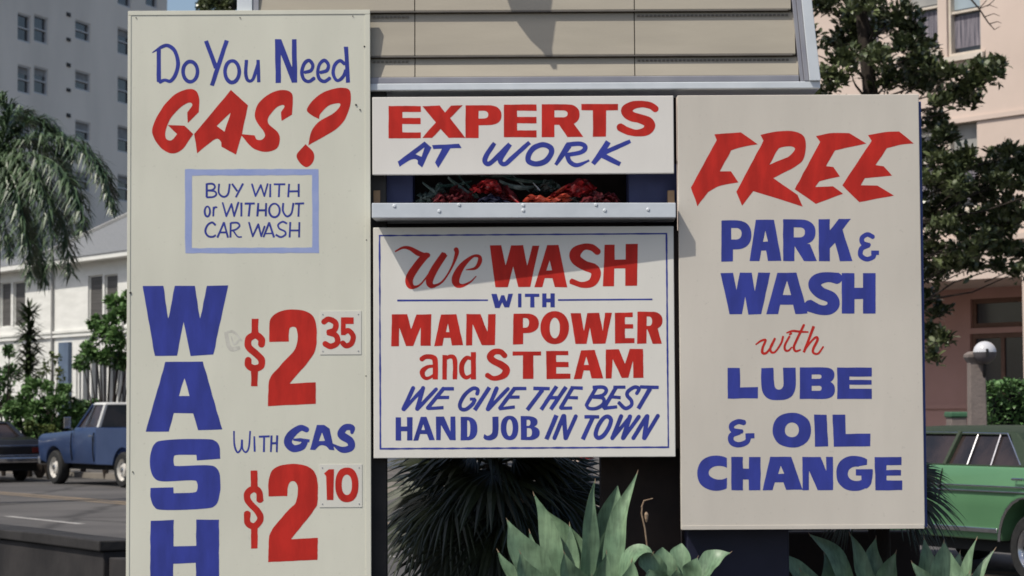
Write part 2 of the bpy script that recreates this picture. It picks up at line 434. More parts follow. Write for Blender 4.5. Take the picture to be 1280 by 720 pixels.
w = Word(165, 340, 140/504)                                   # WASH, one letter above the other
w.poly([(47,62),(141,62),(163,214),(193,62),(283,62),(306,214),(337,62),(433,60),(366,371),(263,379),(232,220),(203,377),(103,378)])
w.poly([(150,405),(319,402),(405,707),(297,712),(275,636),(189,636),(165,717),(61,719)]); w.cut([(236,474),(259,558),(211,558)])
w.tf(165, 530, 140/531)
w.poly([(418,164),(416,112,S),(396,80,S),(345,70,S),(155,76,S),(105,95,S),(87,150,S),(87,210,S),(105,255,S),(150,272,S),(285,266,S),(309,279,S),(309,312,S),(290,325,S),(197,328),(196,300),(87,303),(88,350,S),(105,392,S),(150,407,S),(340,402,S),(395,385,S),(416,330,S),(418,255,S),(403,210,S),(360,195,S),(220,199,S),(199,190,S),(199,158,S),(215,147,S),(306,145),(308,172)])
w.poly([(88,458),(198,455),(197,580),(304,577),(305,453),(413,453),(412,786),(303,788),(303,657),(195,662),(195,788),(85,790)])
paint(w, 'lettering', M_blue, gas, YP, 5, 'big blue letters WASH one above another', .22)

for n_, z in ((0, (270, 380, 190/1013)), (1, (280, 520, 190/720))):
    card = (400, 388.5, 451.5, 443.4) if n_ == 0 else (399.3, 580.2, 452.6, 634.3)
    p, q2 = at(card[0], card[3], YS), at(card[2], card[1], YS)
    c_ = MB().box((p.x, YS-.0022, p.z), (q2.x, YS-.0005, q2.z)).build('price_card', M_card, gas, .0006)
    for kx, kz in ((.07,.08), (.93,.08), (.93,.92), (.07,.92)):
        MB().lathe([(.0032, 0), (.0028, -.0018)], 8, Matrix.Translation((p.x+kx*(q2.x-p.x), YS-.0023, p.z+kz*(q2.z-p.z))), 'y').build('card_tack', M_alug, gas).parent = c_
    w = Word(*z)
    if n_ == 0:
        w.ln([(260,98),(259,205)], w=46); w.ln([(257,430),(255,548)], w=44)
        w.st([(303,272),(302,235),(262,208),(217,235),(217,285),(262,328),(302,368),(300,412),(258,428),(218,410),(214,368)], 46)
        w.poly([(355,253),(356,130,S),(382,76,S),(440,43,S),(520,36,S),(600,48,S),(650,86,S),(669,145,S),(668,280,S),(643,345,S),(590,415,S),(488,532),(665,521),(665,665),(345,682),(350,545,S),(362,490,S),(420,418,S),(512,320,S),(540,260,S),(542,180,S),(530,155,S),(507,152,S),(488,170,S),(485,250)])
    else:
        w.ln([(142,258),(143,350)], w=32); w.ln([(143,515),(144,628)], w=32)
        w.st([(170,402),(166,360),(140,346),(111,366),(115,405),(160,452),(172,490),(145,522),(112,506),(110,456)], 31)
        w.poly([(210,382),(212,300,S),(240,246,S),(320,227,S),(400,240,S),(440,290,S),(443,400,S),(423,450,S),(318,583),(444,577),(443,682),(209,692),(212,590,S),(227,540,S),(300,450,S),(340,408,S),(350,340,S),(336,312,S),(316,312,S),(302,335,S),(300,380)])
    paint(w, 'lettering', M_red, gas, YP, 6+n_, 'red price %s' % ('$2' if n_ == 0 else '$2 under With Gas'), .2)
    w = Word(*z)
    if n_ == 0:
        w.st([(715,122),(750,101),(797,125),(790,172),(748,190)], 38); w.st([(748,190),(800,210),(808,258),(765,282),(722,262)], 38); w.rect(738,172,775,206)
        w.rect(832,88,918,133).rect(832,90,864,208); w.st([(850,190),(885,178),(914,215),(902,262),(868,278),(842,258)], 36)
    else:
        w.poly([(474,272),(497,252),(521,252),(518,398),(487,398),(484,284)]); w.se(582,326,55,82,2.3); w.se(582,326,24,48,2.2,True)
    paint(w, 'lettering', M_red, gas, YS-.0027, 8+n_, 'small red cents figures %s' % ('35' if n_ == 0 else '10'), .1).parent = c_
w = Word(280, 520, 190/720)                                   # With GAS
w.st([(47,70),(49,135),(63,172),(80,155),(85,112)], 9); w.st([(85,112),(88,155),(104,171),(118,145),(124,70)], 9)
w.ln([(143,95),(145,169)], [(165,98),(216,96)], [(190,97),(189,170)], [(225,92),(222,171)], [(252,92),(250,172)], [(223,130),(251,128)], w=9)
w.st([(394,66,26),(362,57,30),(318,88,38),(302,125,38),(328,154,34),(368,146,32),(384,122,28)]); w.st([(328,112,8),(360,113,18),(405,118,14)], curve=False)
w.poly([(440,42),(475,42),(500,60),(523,162),(500,160),(482,142,S),(455,140,S),(432,162),(407,160)]); w.cut([(464,80),(478,118),(450,118)])
w.st([(606,82,14),(606,56,27),(572,55,30),(555,88,36),(598,118,36),(600,150,32),(560,160,28),(514,134,8)])
paint(w, 'lettering', M_blue, gas, YP, 10, 'blue lettering With GAS', .15)
w = Word(150, 340, 1/4)
w.st([(530,300,16),(550,380,22),(600,378,14)]); w.st([(535,300,12),(570,300,14),(610,345,12)]); w.st([(555,320,8),(570,360,9),(600,335,8)])
paint(w, 'smudge', M_pencil, gas, YP, 11, 'grey smudge left of the price', .6)

for x, y, r_ in ((455.5,58,.0045),(445,131,.005),(450,137,.004),(441,20,.003),(170,22,.003),(163,366,.006),(458,300,.0035),(166,590,.004),(457.5,470,.0035),(300,22,.003)):
    MB().lathe([(r_, .001), (r_*.8, -.0012)], 9, Matrix.Translation(at(x, y, YS-.0032)), 'y').build('nail', M_dark, gas)

# ------------------------------------------------------------------ EXPERTS AT WORK
a, b_ = at(465.3, 121.5, YS), at(842.6, 216.5, YS)
ex = thing('experts_sign', 'narrow white board reading EXPERTS AT WORK above the white ledge', 'sign', ((a.x+b_.x)/2, YS+.02, b_.z))
MB().box((a.x, YS, b_.z), (b_.x, YS+.03, a.z)).build('board', M_exp, ex, .003)
EZ0, EZ1, MX0, MX1 = b_.z, a.z, a.x, b_.x
w = Word(475, 120, 190/1280)
w.E(72,84,344,356,116,(134,185,236,306),342); w.poly([(354,85),(502,80),(548,140),(598,80),(698,77),(590,186),(719,353),(578,353),(510,280),(438,353),(354,354),(469,222)])
w.rect(720,79,830,353).bowl(725,78,1023,246,.62).bowl(830,124,912,189,.5,True)
w.tf(640, 120, 205/1280)
w.E(-64,66,191,322,104,(115,163,213,268)); w.rect(232,64,331,321).bowl(236,64,528,225,.66).bowl(331,112,434,166,.6,True).poly([(335,225),(365,222),(432,321),(556,319),(470,200),(400,205)])
w.T(541,62,828,318,50,631,734)
w.st([(1124,104,54),(1080,74,54),(1010,63,52),(935,76,66),(894,116,88),(930,158,78),(1000,178,72),(1058,202,82),(1074,236,86),(1045,274,72),(975,289,54),(900,272,58),(838,240,60)])
paint(w, 'lettering', M_red, ex, YP, 12, 'red block lettering EXPERTS', .14)
w = Word(475, 120, 190/1280)
w.poly([(148,552),(375,384),(432,434),(355,602),(318,572),(316,542,S),(288,530,S),(240,545,S),(165,597)]); w.cut([(374,434),(350,512),(298,490)])
w.poly([(438,413),(665,402),(687,438),(450,447)]); w.poly([(522,442),(594,440),(490,607),(462,560)])
w.st([(966,396,34),(905,485,42),(882,545,42),(910,572,38),(965,535,40),(1095,404,40)]); w.st([(1095,404,42),(1020,520,42),(1018,560,40),(1055,572,38),(1115,520,40),(1260,390,36)])
w.tf(640, 120, 205/1280)
w.st([(240,380),(298,402),(306,448),(262,508),(190,530),(130,510),(130,460),(170,405)], 42, closed=True)
w.st([(340,538,26),(385,470,38),(442,385,52)], curve=False); w.st([(425,380,36),(530,373,36),(572,398,36),(540,438,36),(420,462,30)]); w.st([(430,462,36),(452,515,36),(510,540,32),(604,502,18)])
w.st([(632,530,36),(690,455,48),(752,356,44)], curve=False); w.st([(925,352,30),(690,455,40)]); w.st([(690,455,44),(845,533,36)])
paint(w, 'lettering', M_blue, ex, YP, 13, 'blue slanted brush lettering AT WORK', .14)

# ------------------------------------------------------------------ middle sign
a, b_ = at(466.5, 284.5, YS), at(844.5, 571, YS)
mid = thing('wash_sign', 'white board with thin blue border listing hand wash, man power and steam', 'sign', ((a.x+b_.x)/2, YS+.02, b_.z))
MB().box((a.x, YS, b_.z), (b_.x, YS+.03, a.z)).build('board', M_mid, mid, .003)
MZ0, MZ1 = b_.z, a.z
w = Word()
w.poly([(473.5,293.5),(834,291),(836.5,560),(474.5,562)]); w.cut([(475.5,295.5),(832,293),(834.5,558),(476.5,560)])
paint(w, 'border_line', M_blue, mid, YP, 14, None, .2)
w = Word(480, 295, 190/1280)
w.st([(93,132,10),(160,98,20),(222,106,34),(300,150,44),(388,162,12)])
w.st([(372,160,40),(340,175,58),(270,260,62),(216,350,66),(218,412,58),(255,430,28),(310,405,14),(385,310,14)]); w.st([(512,148,58),(430,270,62),(385,365,62),(390,413,48),(432,418,24),(500,375,16),(572,260,20),(612,150,34),(606,110,40)])
w.st([(688,286,10),(770,270,26),(806,215,36),(800,172,28),(742,175,24),(655,255,52),(606,350,68),(612,405,56),(660,418,28),(730,385,14),(777,338,8)])
w.tf(600, 295, 250/1280)
w.poly([(63,60),(136,58),(164,188),(198,59),(276,58),(302,190),(335,62),(379,62),(322,326),(245,327),(212,195),(178,327),(98,328)])
w.poly([(430,58),(502,57),(558,328),(478,328),(464,270),(415,270),(399,328),(347,328)]); w.cut([(446,152),(461,219),(424,221)])
w.st([(756,104,44),(716,74,44),(662,70,44),(612,106,70),(615,150,68),(668,188,62),(730,212,66),(742,252,62),(715,300,52),(650,312,36),(580,288,34)])
w.poly([(797,56),(862,55),(862,152),(932,150),(933,52),(1010,50),(1005,318),(928,320),(930,207),(860,208),(858,322),(786,322)])
paint(w, 'lettering', M_red, mid, YP, 15, 'red lettering We WASH', .12)
w = Word(600, 295, 250/1280)
w.poly([(72,370),(107,370),(121,420),(136,378),(156,378),(170,420),(180,369),(212,368),(187,457),(157,457),(142,424),(125,461),(96,461)])
w.rect(243,368,265,457).T(287,369,380,457,21,322,348).H(398,367,478,456,27,400,424)
w.tf(0, 0, 1); w.poly([(496.5,374.4),(610,374.2),(610,376.2),(496.5,376.8)]); w.poly([(697.5,374),(815.5,373.2),(815.5,375.2),(697.5,376)])
paint(w, 'lettering', M_blue, mid, YP, 16, 'small blue WITH between two thin rules', .1)
w = Word(480, 375, 190/1244)
w.poly([(65,118),(190,115),(222,237),(265,118),(388,116),(382,374),(298,375),(300,225),(238,376),(180,377),(125,225),(122,378),(58,380)])
w.poly([(465,118),(593,116),(648,370),(556,372),(545,310),(490,310),(478,374),(411,377)]); w.cut([(523,194),(536,262),(507,262)])
w.poly([(675,115),(790,115),(848,266),(852,116),(914,114),(908,369),(800,370),(725,195),(721,371),(671,372)])
w.tf(630, 375, 220/1280)
w.poly([(68,101),(140,99),(140,322),(65,324)]).bowl(70,99,253,241,.5).bowl(138,131,183,202,.35,True)
w.se(369,201,104,121,2.1); w.se(369,203,37,76,2,True)
w.poly([(484,95),(558,95),(581,226),(605,94),(692,93),(718,222),(735,93),(786,92),(738,317),(646,320),(624,200),(600,319),(519,319)])
w.poly([(806,93),(936,90),(936,124),(880,125),(880,175),(940,175),(940,208),(880,208),(880,278),(950,277),(949,314),(807,316)])
w.poly([(970,88),(1040,87),(1036,316),(968,318)]).bowl(972,84,1153,214,.55).bowl(1038,120,1077,187,.35,True).poly([(1040,205),(1116,200),(1148,318),(1082,318),(1042,212)])
w.tf(480, 375, 190/1244)
w.st([(305,486,40),(342,464,38),(398,468,42),(419,505,44),(419,650,44)]); w.st([(415,540,26),(355,548,30),(314,585,42),(325,630,34),(360,640,28),(412,612,24)])
w.ln([(497,450),(495,652)], w=38); w.st([(500,482,26),(545,462,34),(580,492,38),(580,650,38)]); w.ln([(731,426),(732,650)], w=42); w.st([(722,482,26),(675,474,36),(637,530,42),(640,600,42),(672,634,34),(722,612,24)])
w.st([(992,458,46),(955,425,46),(900,425,50),(868,465,56),(900,502,56),(960,530,58),(1000,565,60),(988,608,58),(945,633,44),(890,640,40),(840,612,42)])
w.tf(630, 375, 220/1280)
w.T(62,374,270,574,30,137,214); w.poly([(305,370),(468,370),(468,401),(380,402),(380,450),(470,450),(470,488),(380,488),(380,535),(484,535),(483,572),(310,575)])
w.poly([(560,365),(660,363),(722,570),(636,571),(624,512),(580,512),(565,573),(507,575)]); w.cut([(598,408),(616,472),(581,472)])
w.poly([(740,360),(836,358),(880,466),(915,356),(1011,355),(1015,566),(940,567),(938,440),(905,566),(856,567),(790,428),(782,570),(739,572)])
paint(w, 'lettering', M_red, mid, YP, 17, 'red block lettering MAN POWER and STEAM', .12)
w = Word(490, 475, 180/1280)
pl(w, [(188,72),(103,258)], 38); pl(w, [(106,262),(278,72)], 32); pl(w, [(276,72),(224,255)], 38); pl(w, [(226,258),(392,82)], 34)
w.st([(455,78),(318,248)], 36, False); w.ln([(445,78),(550,78)], [(400,155),(508,155)], [(318,254),(458,246)], w=30)
w.st([(755,128),(762,85),(718,75),(652,125),(605,205),(612,255),(660,260),(715,215),(738,172)], 34); w.ln([(692,170),(742,168)], w=26)
w.ln([(866,65),(734,268)], w=38); pl(w, [(930,75),(852,258)], 38); pl(w, [(856,260),(1030,78)], 34)
w.st([(1085,80),(960,248)], 36, False); w.ln([(1075,76),(1195,75)], [(1030,152),(1135,152)], [(952,256),(1092,240)], w=30)
w.tf(650, 475, 190/1280)
w.ln([(112,70),(252,72)], [(232,148),(335,148)], w=30); w.ln([(190,82),(60,252)], [(308,52),(178,250)], [(388,58),(258,248)], w=34)
w.st([(438,72),(345,232)], 34, False); w.ln([(425,64),(528,68)], [(390,146),(488,150)], [(340,238),(440,235)], w=28)
w.st([(640,68),(562,205)], 32, False); w.st([(612,62),(700,60),(727,90),(695,128),(610,142)], 30); w.st([(615,142),(698,152),(702,200),(645,238),(580,238),(556,205)], 30)
w.st([(805,68),(710,230)], 34, False); w.ln([(785,60),(888,60)], [(750,140),(848,148)], [(705,238),(818,225)], w=28)
w.st([(980,118),(1002,75),(965,60),(910,95),(903,130),(938,175),(935,215),(885,238),(828,186)], 32)
w.ln([(1010,58),(1168,62)], w=28); w.ln([(1095,72),(995,242)], w=36)
paint(w, 'lettering', M_blue, mid, YP, 18, 'blue slanted brush lettering WE GIVE THE BEST', .12)
w = Word(490, 475, 180/1280)
w.H(32,331,182,538,49,412,456); w.poly([(255,327),(306,327),(382,535),(330,536),(310,480),(250,480),(233,538),(188,540)]); w.cut([(278,393),(293,444),(261,444)])
w.poly([(390,325),(462,324),(520,462),(520,325),(562,325),(566,535),(512,535),(435,398),(432,535),(392,535)])
w.bowl(610,327,760,536,.35).bowl(668,358,697,506,.2,True)
w.poly([(890,325),(946,325),(946,450,S),(930,508,S),(880,536,S),(830,530,S),(812,512),(820,480),(850,496,S),(884,478,S),(893,440,S)])
w.se(1045,426,79,109,2.3); w.se(1045,424,28,74,2,True)
w.tf(650, 475, 190/1280)
w.bowl(6,304,148,402,.4).bowl(6,385,166,506,.4).bowl(55,334,87,386,.4,True).bowl(58,405,101,479,.4,True)
paint(w, 'lettering', M_blue, mid, YP, 19, 'blue block lettering HAND JOB', .12)
w = Word(650, 475, 190/1280)
w.ln([(307,296),(222,500)], w=38); pl(w, [(365,305),(290,488)], 36); pl(w, [(370,305),(384,488)], 38); pl(w, [(470,305),(388,488)], 34)
w.ln([(542,310),(668,310)], w=30); w.ln([(612,318),(528,500)], w=36)
w.st([(740,308),(766,338),(748,400),(705,465),(660,488),(637,458),(657,388),(702,322)], 36, closed=True)
pl(w, [(852,305),(778,488)], 36); pl(w, [(780,488),(928,308)], 32); pl(w, [(925,308),(868,488)], 38); pl(w, [(870,490),(1000,310)], 32)
pl(w, [(1068,305),(955,488)], 36); pl(w, [(1072,305),(1046,488)], 38); pl(w, [(1160,302),(1048,490)], 34)
paint(w, 'lettering', M_blue, mid, YP, 20, 'blue slanted brush lettering IN TOWN', .12)

# ------------------------------------------------------------------ right sign
a, b_ = at(845.5, 119, YS), at(1148.5, 118, YS); c_ = at(853, 662.5, YS); d_ = at(1156, 660.5, YS)
RX0, RX1, RZ1, RZ0 = (a.x+c_.x)/2, (b_.x+d_.x)/2, (a.z+b_.z)/2, (c_.z+d_.z)/2
free = thing('free_sign', 'beige board offering FREE park and wash with lube and oil change', 'sign', ((RX0+RX1)/2, YS+.03, RZ0))
MB().box((RX0, YS, RZ0), (RX1, YS+.05, RZ1)).build('board', M_right, free, .003)
MB().box((RX0+.004, YS-.003, RZ0), (RX1-.004, YS-.0005, RZ0+.021)).build('edge_trim', M_right, free, .001)
MB().box((RX0+.02, YS+.055, RZ0+.004), (RX1+.022, YS+.16, RZ1-.03)).build('backing_frame', M_navyside, free, .003)
w = Word(860, 155, 290/1280)
w.poly([(146,57),(200,51),(292,46),(385,112),(300,126,S),(238,146),(174,262),(236,262),(278,322),(215,332,S),(160,346,S),(110,376),(52,452),(17,350),(158,88)])
w.poly([(400,60),(440,50,S),(500,40,S),(580,40,S),(635,65,S),(650,120,S),(637,190,S),(600,230,S),(470,298),(605,390),(633,456),(360,370),(298,452),(267,374),(417,92)]); w.cut([(450,224),(492,145,S),(520,127,S),(572,124,S),(590,140,S),(562,176,S),(520,195,S)])
w.poly([(707,67),(780,52,S),(840,49,S),(890,50),(986,108),(900,126,S),(810,146),(762,232),(802,236),(838,290),(725,316),(704,346),(800,344),(856,385),(705,441),(588,360),(730,98)])
w.poly([(995,62),(1080,45,S),(1165,41),(1247,108),(1170,116,S),(1098,134),(1036,226),(1080,232),(1126,285),(976,300),(953,338),(1045,339),(1137,395),(945,431),(850,338),(1013,92)])
paint(w, 'lettering', M_red, free, YP, 21, 'large red brush lettering FREE', .2)
w = Word(890, 265, 220/1173)
w.poly([(62,58),(140,55),(140,330),(62,331)]).bowl(64,55,263,250,.45).bowl(128,107,197,183,.4,True)
w.poly([(292,52),(413,52),(463,326),(372,327),(360,257),(328,257),(317,327),(249,328)]); w.cut([(355,122),(373,196),(339,199)])
w.rect(474,50,549,327).bowl(476,49,690,218,.5).bowl(545,102,620,169,.5,True).poly([(550,205),(652,213),(699,326),(612,327),(552,226)])
w.poly([(710,48),(786,46),(785,122),(846,46),(926,45),(870,117),(936,327),(852,328),(820,204),(785,242),(785,327),(712,328)])
w.st([(1076,168,30),(1036,150,30),(1000,172,32),(1006,208,32),(1052,220,26)]); w.st([(1048,222,26),(998,242,34),(990,288,34),(1030,314,32),(1072,300,32),(1084,268,30)]); w.ln([(1060,271),(1113,271)], w=30)
w.poly([(57,408),(140,405),(163,522),(186,404),(265,404),(285,532),(308,403),(389,403),(328,680),(243,683),(221,562),(200,681),(117,681)])
w.poly([(435,405),(563,403),(638,677),(556,680),(540,618),(455,618),(440,679),(362,681)]); w.cut([(500,453),(526,553),(471,553)])
w.st([(840,442,76),(775,434,66),(705,450,80),(684,492,84),(722,538,80),(790,568,80),(810,610,82),(782,648,72),(720,652,66),(642,622,84)])
w.H(865,407,1090,677,84,505,580)
paint(w, 'lettering', M_blue, free, YP, 22, 'blue block lettering PARK & WASH', .15)
w = Word(930, 400, 120/1280)
w.st([(160,325,18),(225,278,28),(288,268,30),(250,365,34),(245,435,36),(295,440,32),(360,360,28),(410,250,30)], flat=False); w.st([(410,250,30),(352,370,32),(368,430,32),(420,420,28),(495,310,28),(520,225,28)], flat=False)
w.st([(605,222,28),(545,335,32),(550,400,32),(592,408,26),(635,365,20)], flat=False); w.st([(612,190),(628,180)], 28, False)
w.st([(797,68,34),(695,280,34),(664,365,34),(690,415,30),(750,398,22)], flat=False); w.st([(572,170,18),(650,146,30),(750,156,30),(850,160,22)], flat=False)
w.st([(930,82,38),(862,265,36),(796,432,36)], curve=False); w.st([(806,405,22),(895,285,28),(960,230,34),(980,265,36),(922,385,34),(928,440,32),(990,446,28),(1054,360,24)], flat=False)
paint(w, 'lettering', M_red, free, YP, 23, 'red script lettering with', .05)
w = Word(860, 450, 280/1186)
w.poly([(209,41),(275,41),(276,145),(371,142),(370,203),(210,204)])
w.poly([(387,42),(452,41),(455,120,S),(464,148,S),(482,156,S),(498,148,S),(505,120,S),(503,41),(570,40),(570,135,S),(555,185,S),(522,207,S),(480,213,S),(435,208,S),(402,183,S),(388,135,S)])
w.bowl(592,39,775,122,.72).bowl(592,108,778,206,.68).bowl(655,77,707,99,.75,True).bowl(655,137,707,163,.75,True)
w.E(790,40,973,206,65,(88,105,131,152))
w.st([(298,332,28),(265,326,28),(232,345,28),(238,372,26),(290,379,22)]); w.st([(275,382,24),(232,398,30),(230,432,32),(266,449,28),(310,435,28),(324,402,26)]); w.ln([(304,402),(352,401)], w=28)
w.se(550,371,102,92,2.2); w.se(550,370,37,39,2.1,True)
w.poly([(668,289),(734,290),(742,457),(672,459)]); w.poly([(765,289),(832,289),(836,391),(966,389),(965,457),(772,459)])
w.se(150,599,101,93,2.25); w.se(166,597,56,36,2.1,True); w.cut([(206,490),(300,490),(300,700),(206,700)]); w.cut([(180,575),(220,573),(220,618),(180,618)])
w.H(229,513,384,690,62,575,632)
w.poly([(435,512),(547,512),(606,686),(520,688),(505,648),(460,648),(448,689),(394,691)]); w.cut([(491,560),(510,602),(476,604)])
w.poly([(605,513),(702,513),(733,590),(730,512),(768,512),(768,689),(686,689),(640,582),(640,689),(607,689)])
g = Word(860, 450, 280/1186)
w.se(882,600,97,93,2.25); w.se(893,602,47,38,2.1,True); w.cut([(905,562),(1010,545),(1010,579),(888,579)]); w.cut([(948,490),(985,490),(985,579),(948,579)])
w.rect(888,578,971,612); w.poly([(918,600),(971,600),(971,650,S),(945,680,S),(918,668)])
w.poly([(988,514),(1130,513),(1130,556),(1051,557),(1051,582),(1128,582),(1128,612),(1051,612),(1051,637),(1134,638),(1135,689),(992,690)])
paint(w, 'lettering', M_blue, free, YP, 24, 'blue block lettering LUBE & OIL CHANGE', .15)
# ------------------------------------------------------------------ ground
M_lot = mat('asphalt_lot', (.085, .078, .074), (.13, .12, .113), .35, .9, .25, 60, detail=9)
M_road = mat('asphalt_road', (.072, .068, .067), (.105, .099, .096), .5, .9, .2, 60, detail=9, stretch=(1,1,1))
def cracked(m, scale, dark):
    n = m.node_tree.nodes; l = m.node_tree.links; p = n['Principled BSDF']
    tc = n.new('ShaderNodeTexCoord'); ns = n.new('ShaderNodeTexNoise'); ns.inputs['Scale'].default_value = 1.2; ns.inputs['Detail'].default_value = 4
    mx = n.new('ShaderNodeMix'); mx.data_type = 'VECTOR'; mx.inputs[0].default_value = .25
    l.new(tc.outputs['Object'], ns.inputs[0]); l.new(tc.outputs['Object'], mx.inputs[4]); l.new(ns.outputs['Color'], mx.inputs[5])
    vo = n.new('ShaderNodeTexVoronoi'); vo.feature = 'DISTANCE_TO_EDGE'; vo.inputs['Scale'].default_value = scale; l.new(mx.outputs[1], vo.inputs[0])
    mr = n.new('ShaderNodeMapRange'); mr.inputs[1].default_value = 0; mr.inputs[2].default_value = .022; mr.inputs[3].default_value = dark; mr.inputs[4].default_value = 1
    l.new(vo.outputs[0], mr.inputs[0])
    v2 = n.new('ShaderNodeTexVoronoi'); v2.inputs['Scale'].default_value = scale*.35; l.new(mx.outputs[1], v2.inputs[0])
    m2 = n.new('ShaderNodeMapRange'); m2.inputs[3].default_value = .8; m2.inputs[4].default_value = 1.15; l.new(v2.outputs['Color'], m2.inputs[0])
    k = n.new('ShaderNodeMath'); k.operation = 'MULTIPLY'; l.new(mr.outputs[0], k.inputs[0]); l.new(m2.outputs[0], k.inputs[1])
    hs = n.new('ShaderNodeHueSaturation'); src = p.inputs['Base Color'].links[0].from_socket
    l.new(src, hs.inputs['Color']); l.new(k.outputs[0], hs.inputs['Value']); l.new(hs.outputs[0], p.inputs['Base Color'])
cracked(M_lot, .35, .45); cracked(M_road, .22, .5)
M_conc = mat('concrete', (.20, .18, .155), (.15, .135, .12), 1.2, .9, .2, 30)
M_white = mat('road_white', (.36, .35, .33), (.24, .23, .22), 3, .8)
M_yellow = mat('road_yellow', (.20, .150, .098), (.13, .11, .09), 2, .8, sharp=(.4, .7))
M_soil = mat('dry_soil', (.10, .075, .05), (.05, .04, .028), 4, .95, .6, 20)
M_wallcap = mat('wall_coping', (.014, .013, .013), (.026, .024, .024), 3, .85, .3)
M_wallblk = mat('dark_low_wall', (.012, .011, .012), (.03, .027, .027), 2, .85, .2)
g = MB().add([(-400,-60,0),(400,-60,0),(400,700,0),(-400,700,0)], [(0,1,2,3)]).build('ground', M_lot); struct(g)
# street frame: origin on the near side of the parked pickup, d along the street (away), n towards the far kerb
SD = Vector((-.53, .848, 0)).normalized(); SN = Vector((SD.y, -SD.x, 0)); S0 = Vector((-10.0, 50.4, 0))
def sp(t, n, z=0): p = S0 + SD*t + SN*n; return Vector((p.x, p.y, z))
def strip(name, m, n0, n1, t0, t1, z):
    o = MB().add([sp(t0,n0,z), sp(t1,n0,z), sp(t1,n1,z), sp(t0,n1,z)], [(0,1,2,3)]).build(name, m); return struct(o)
strip('road', M_road, -13.5, 2.3, -60, 160, .004)
strip('road_yellow_line', M_yellow, -2.80, -2.56, -60, 160, .008)
strip('road_yellow_line', M_yellow, -3.10, -2.92, -60, 160, .008)
for i in range(-5, 14):
    strip('road_lane_dash', M_white, -6.26, -6.12, i*9.0-17.4, i*9.0-14.4, .008)
k = MB(); k.loft([[sp(t,2.3,0), sp(t,2.32,.13), sp(t,2.47,.14), sp(t,2.47,0)] for t in (-60, 160)]); struct(k.build('kerb', M_conc))
k = MB(); k.loft([[sp(t,2.47,0), sp(t,2.47,.136), sp(t,4.3,.14), sp(t,4.3,0)] for t in (-60, 160)]); struct(k.build('sidewalk', M_conc))
strip('garden_soil', M_soil, 4.3, 6.6, -30, 40, .02)

# dark low wall along the near side of the lot, lower left
lw = thing('low_wall', 'long dark low wall in front of the street at lower left', 'wall', (-6, 20, 0))
q0 = at(131, 672, 18.6); q0.z = 0
def wl_(t, n, z): p = q0 + SD*t + SN*n; return (p.x, p.y, z)
def wseg(nm, t0, t1, n0, n1, z0, z1, m_, n=14):
    rnd = random.Random(int(z1*100)); s_ = []
    for k in range(n+1):
        t = t0+(t1-t0)*k/n; j_ = rnd.uniform(-.012, .012); s_.append([wl_(t, n0+j_, z0), wl_(t, n0+j_, z1+j_), wl_(t, n1+j_, z1-j_), wl_(t, n1, z0)])
    MB().loft(s_).build(nm, m_, lw, .012)
wseg('wall_body', .02, 16, .0, .28, 0, .45, M_wallblk); wseg('coping', 0, 16, -.05, .33, .452, .535, M_wallcap); wseg('wall_body', -2.6, .0, .03, .26, 0, .40, M_wallblk, 5)

# ------------------------------------------------------------------ frame behind the signs
M_col = mat('column_blue', (.05,.06,.15), (.035,.042,.11), 6, .6)
fr = thing('sign_frame', 'dark posts that carry the signs and the ledge, with an added back panel', 'sign frame', (0, YS+.3, 0))
def pb(px0, px1, py0, py1, Y0, Y1, z0=None, z1=None):
    a, b = at(px0, py1, Y0), at(px1, py0, Y0)
    return (a.x, Y0, a.z if z0 is None else z0), (b.x, Y1, b.z if z1 is None else z1)
MB().box(*pb(462, 482, 100, 700, YS+.07, YS+.17, 0)).build('post', M_dark, fr, .004)
MB().box(*pb(752, 850, 540, 700, YS+.30, YS+.55, 0)).build('post', M_brown, fr, .006)
MB().box(*pb(858, 986, 640, 700, YS+.17, YS+.55, 0)).build('pedestal', M_navy, fr, .01)
MB().box(*pb(466, 845, 100, 560, YS+.48, YS+.52)).build('back_panel', M_brown, fr)  # added backing, blocks light behind the opening above the ledge
MB().box(*pb(466, 846, 100, 570, YS+.035, YS+.06, at(0,600,YS).z+.14, MZ1-.02)).build('rear_board', M_brown, fr)
MB().box(*pb(466, 516, 205, 262, YS+.16, YS+.40)).build('column', M_col, fr, .004)
MB().box(*pb(786, 846, 205, 262, YS+.16, YS+.40)).build('column', M_col, fr, .004)
M_block = mat('raw_wood', (.26, .17, .10), (.2, .13, .08), 9, .8)
MB().box(*pb(467, 475, 238, 256, YS+.06, YS+.12)).build('wood_block', M_block, fr)
MB().box(*pb(835, 843, 238, 256, YS+.06, YS+.12)).build('wood_block', M_block, fr)

# white ledge; its front stands further out on the left than on the right
lz1, lz0 = at(655, 254, YS-.1).z, at(655, 272.5, YS-.1).z
xa, xb = at(465, 262, YS-.14).x, at(845, 262, YS-.09).x
led = thing('ledge', 'white painted metal ledge with rivets below EXPERTS AT WORK', 'ledge', ((xa+xb)/2, YS-.1, lz0))
dl, dr, xs = .152, .080, MX1+.004
MB().loft([[(xa, YS-dl, z), (xb, YS-dr, z), (xs+.005, YS+.2, z), (xa+.01, YS+.2, z)] for z in (lz0, lz1)]).build('tray', M_alu, led, .003)
for px, py in ((493,257.5),(549,264),(574,256),(654,256.5),(654,263),(745,256),(756,263),(810,262)):
    f = (px-465)/380; q = at(px, py, YS-dl+(dl-dr)*f)
    MB().lathe([(.006,-.0035),(.0095,-.001),(.0095,.002)], 10, Matrix.Translation(q), 'y').build('rivet', M_alu, led)

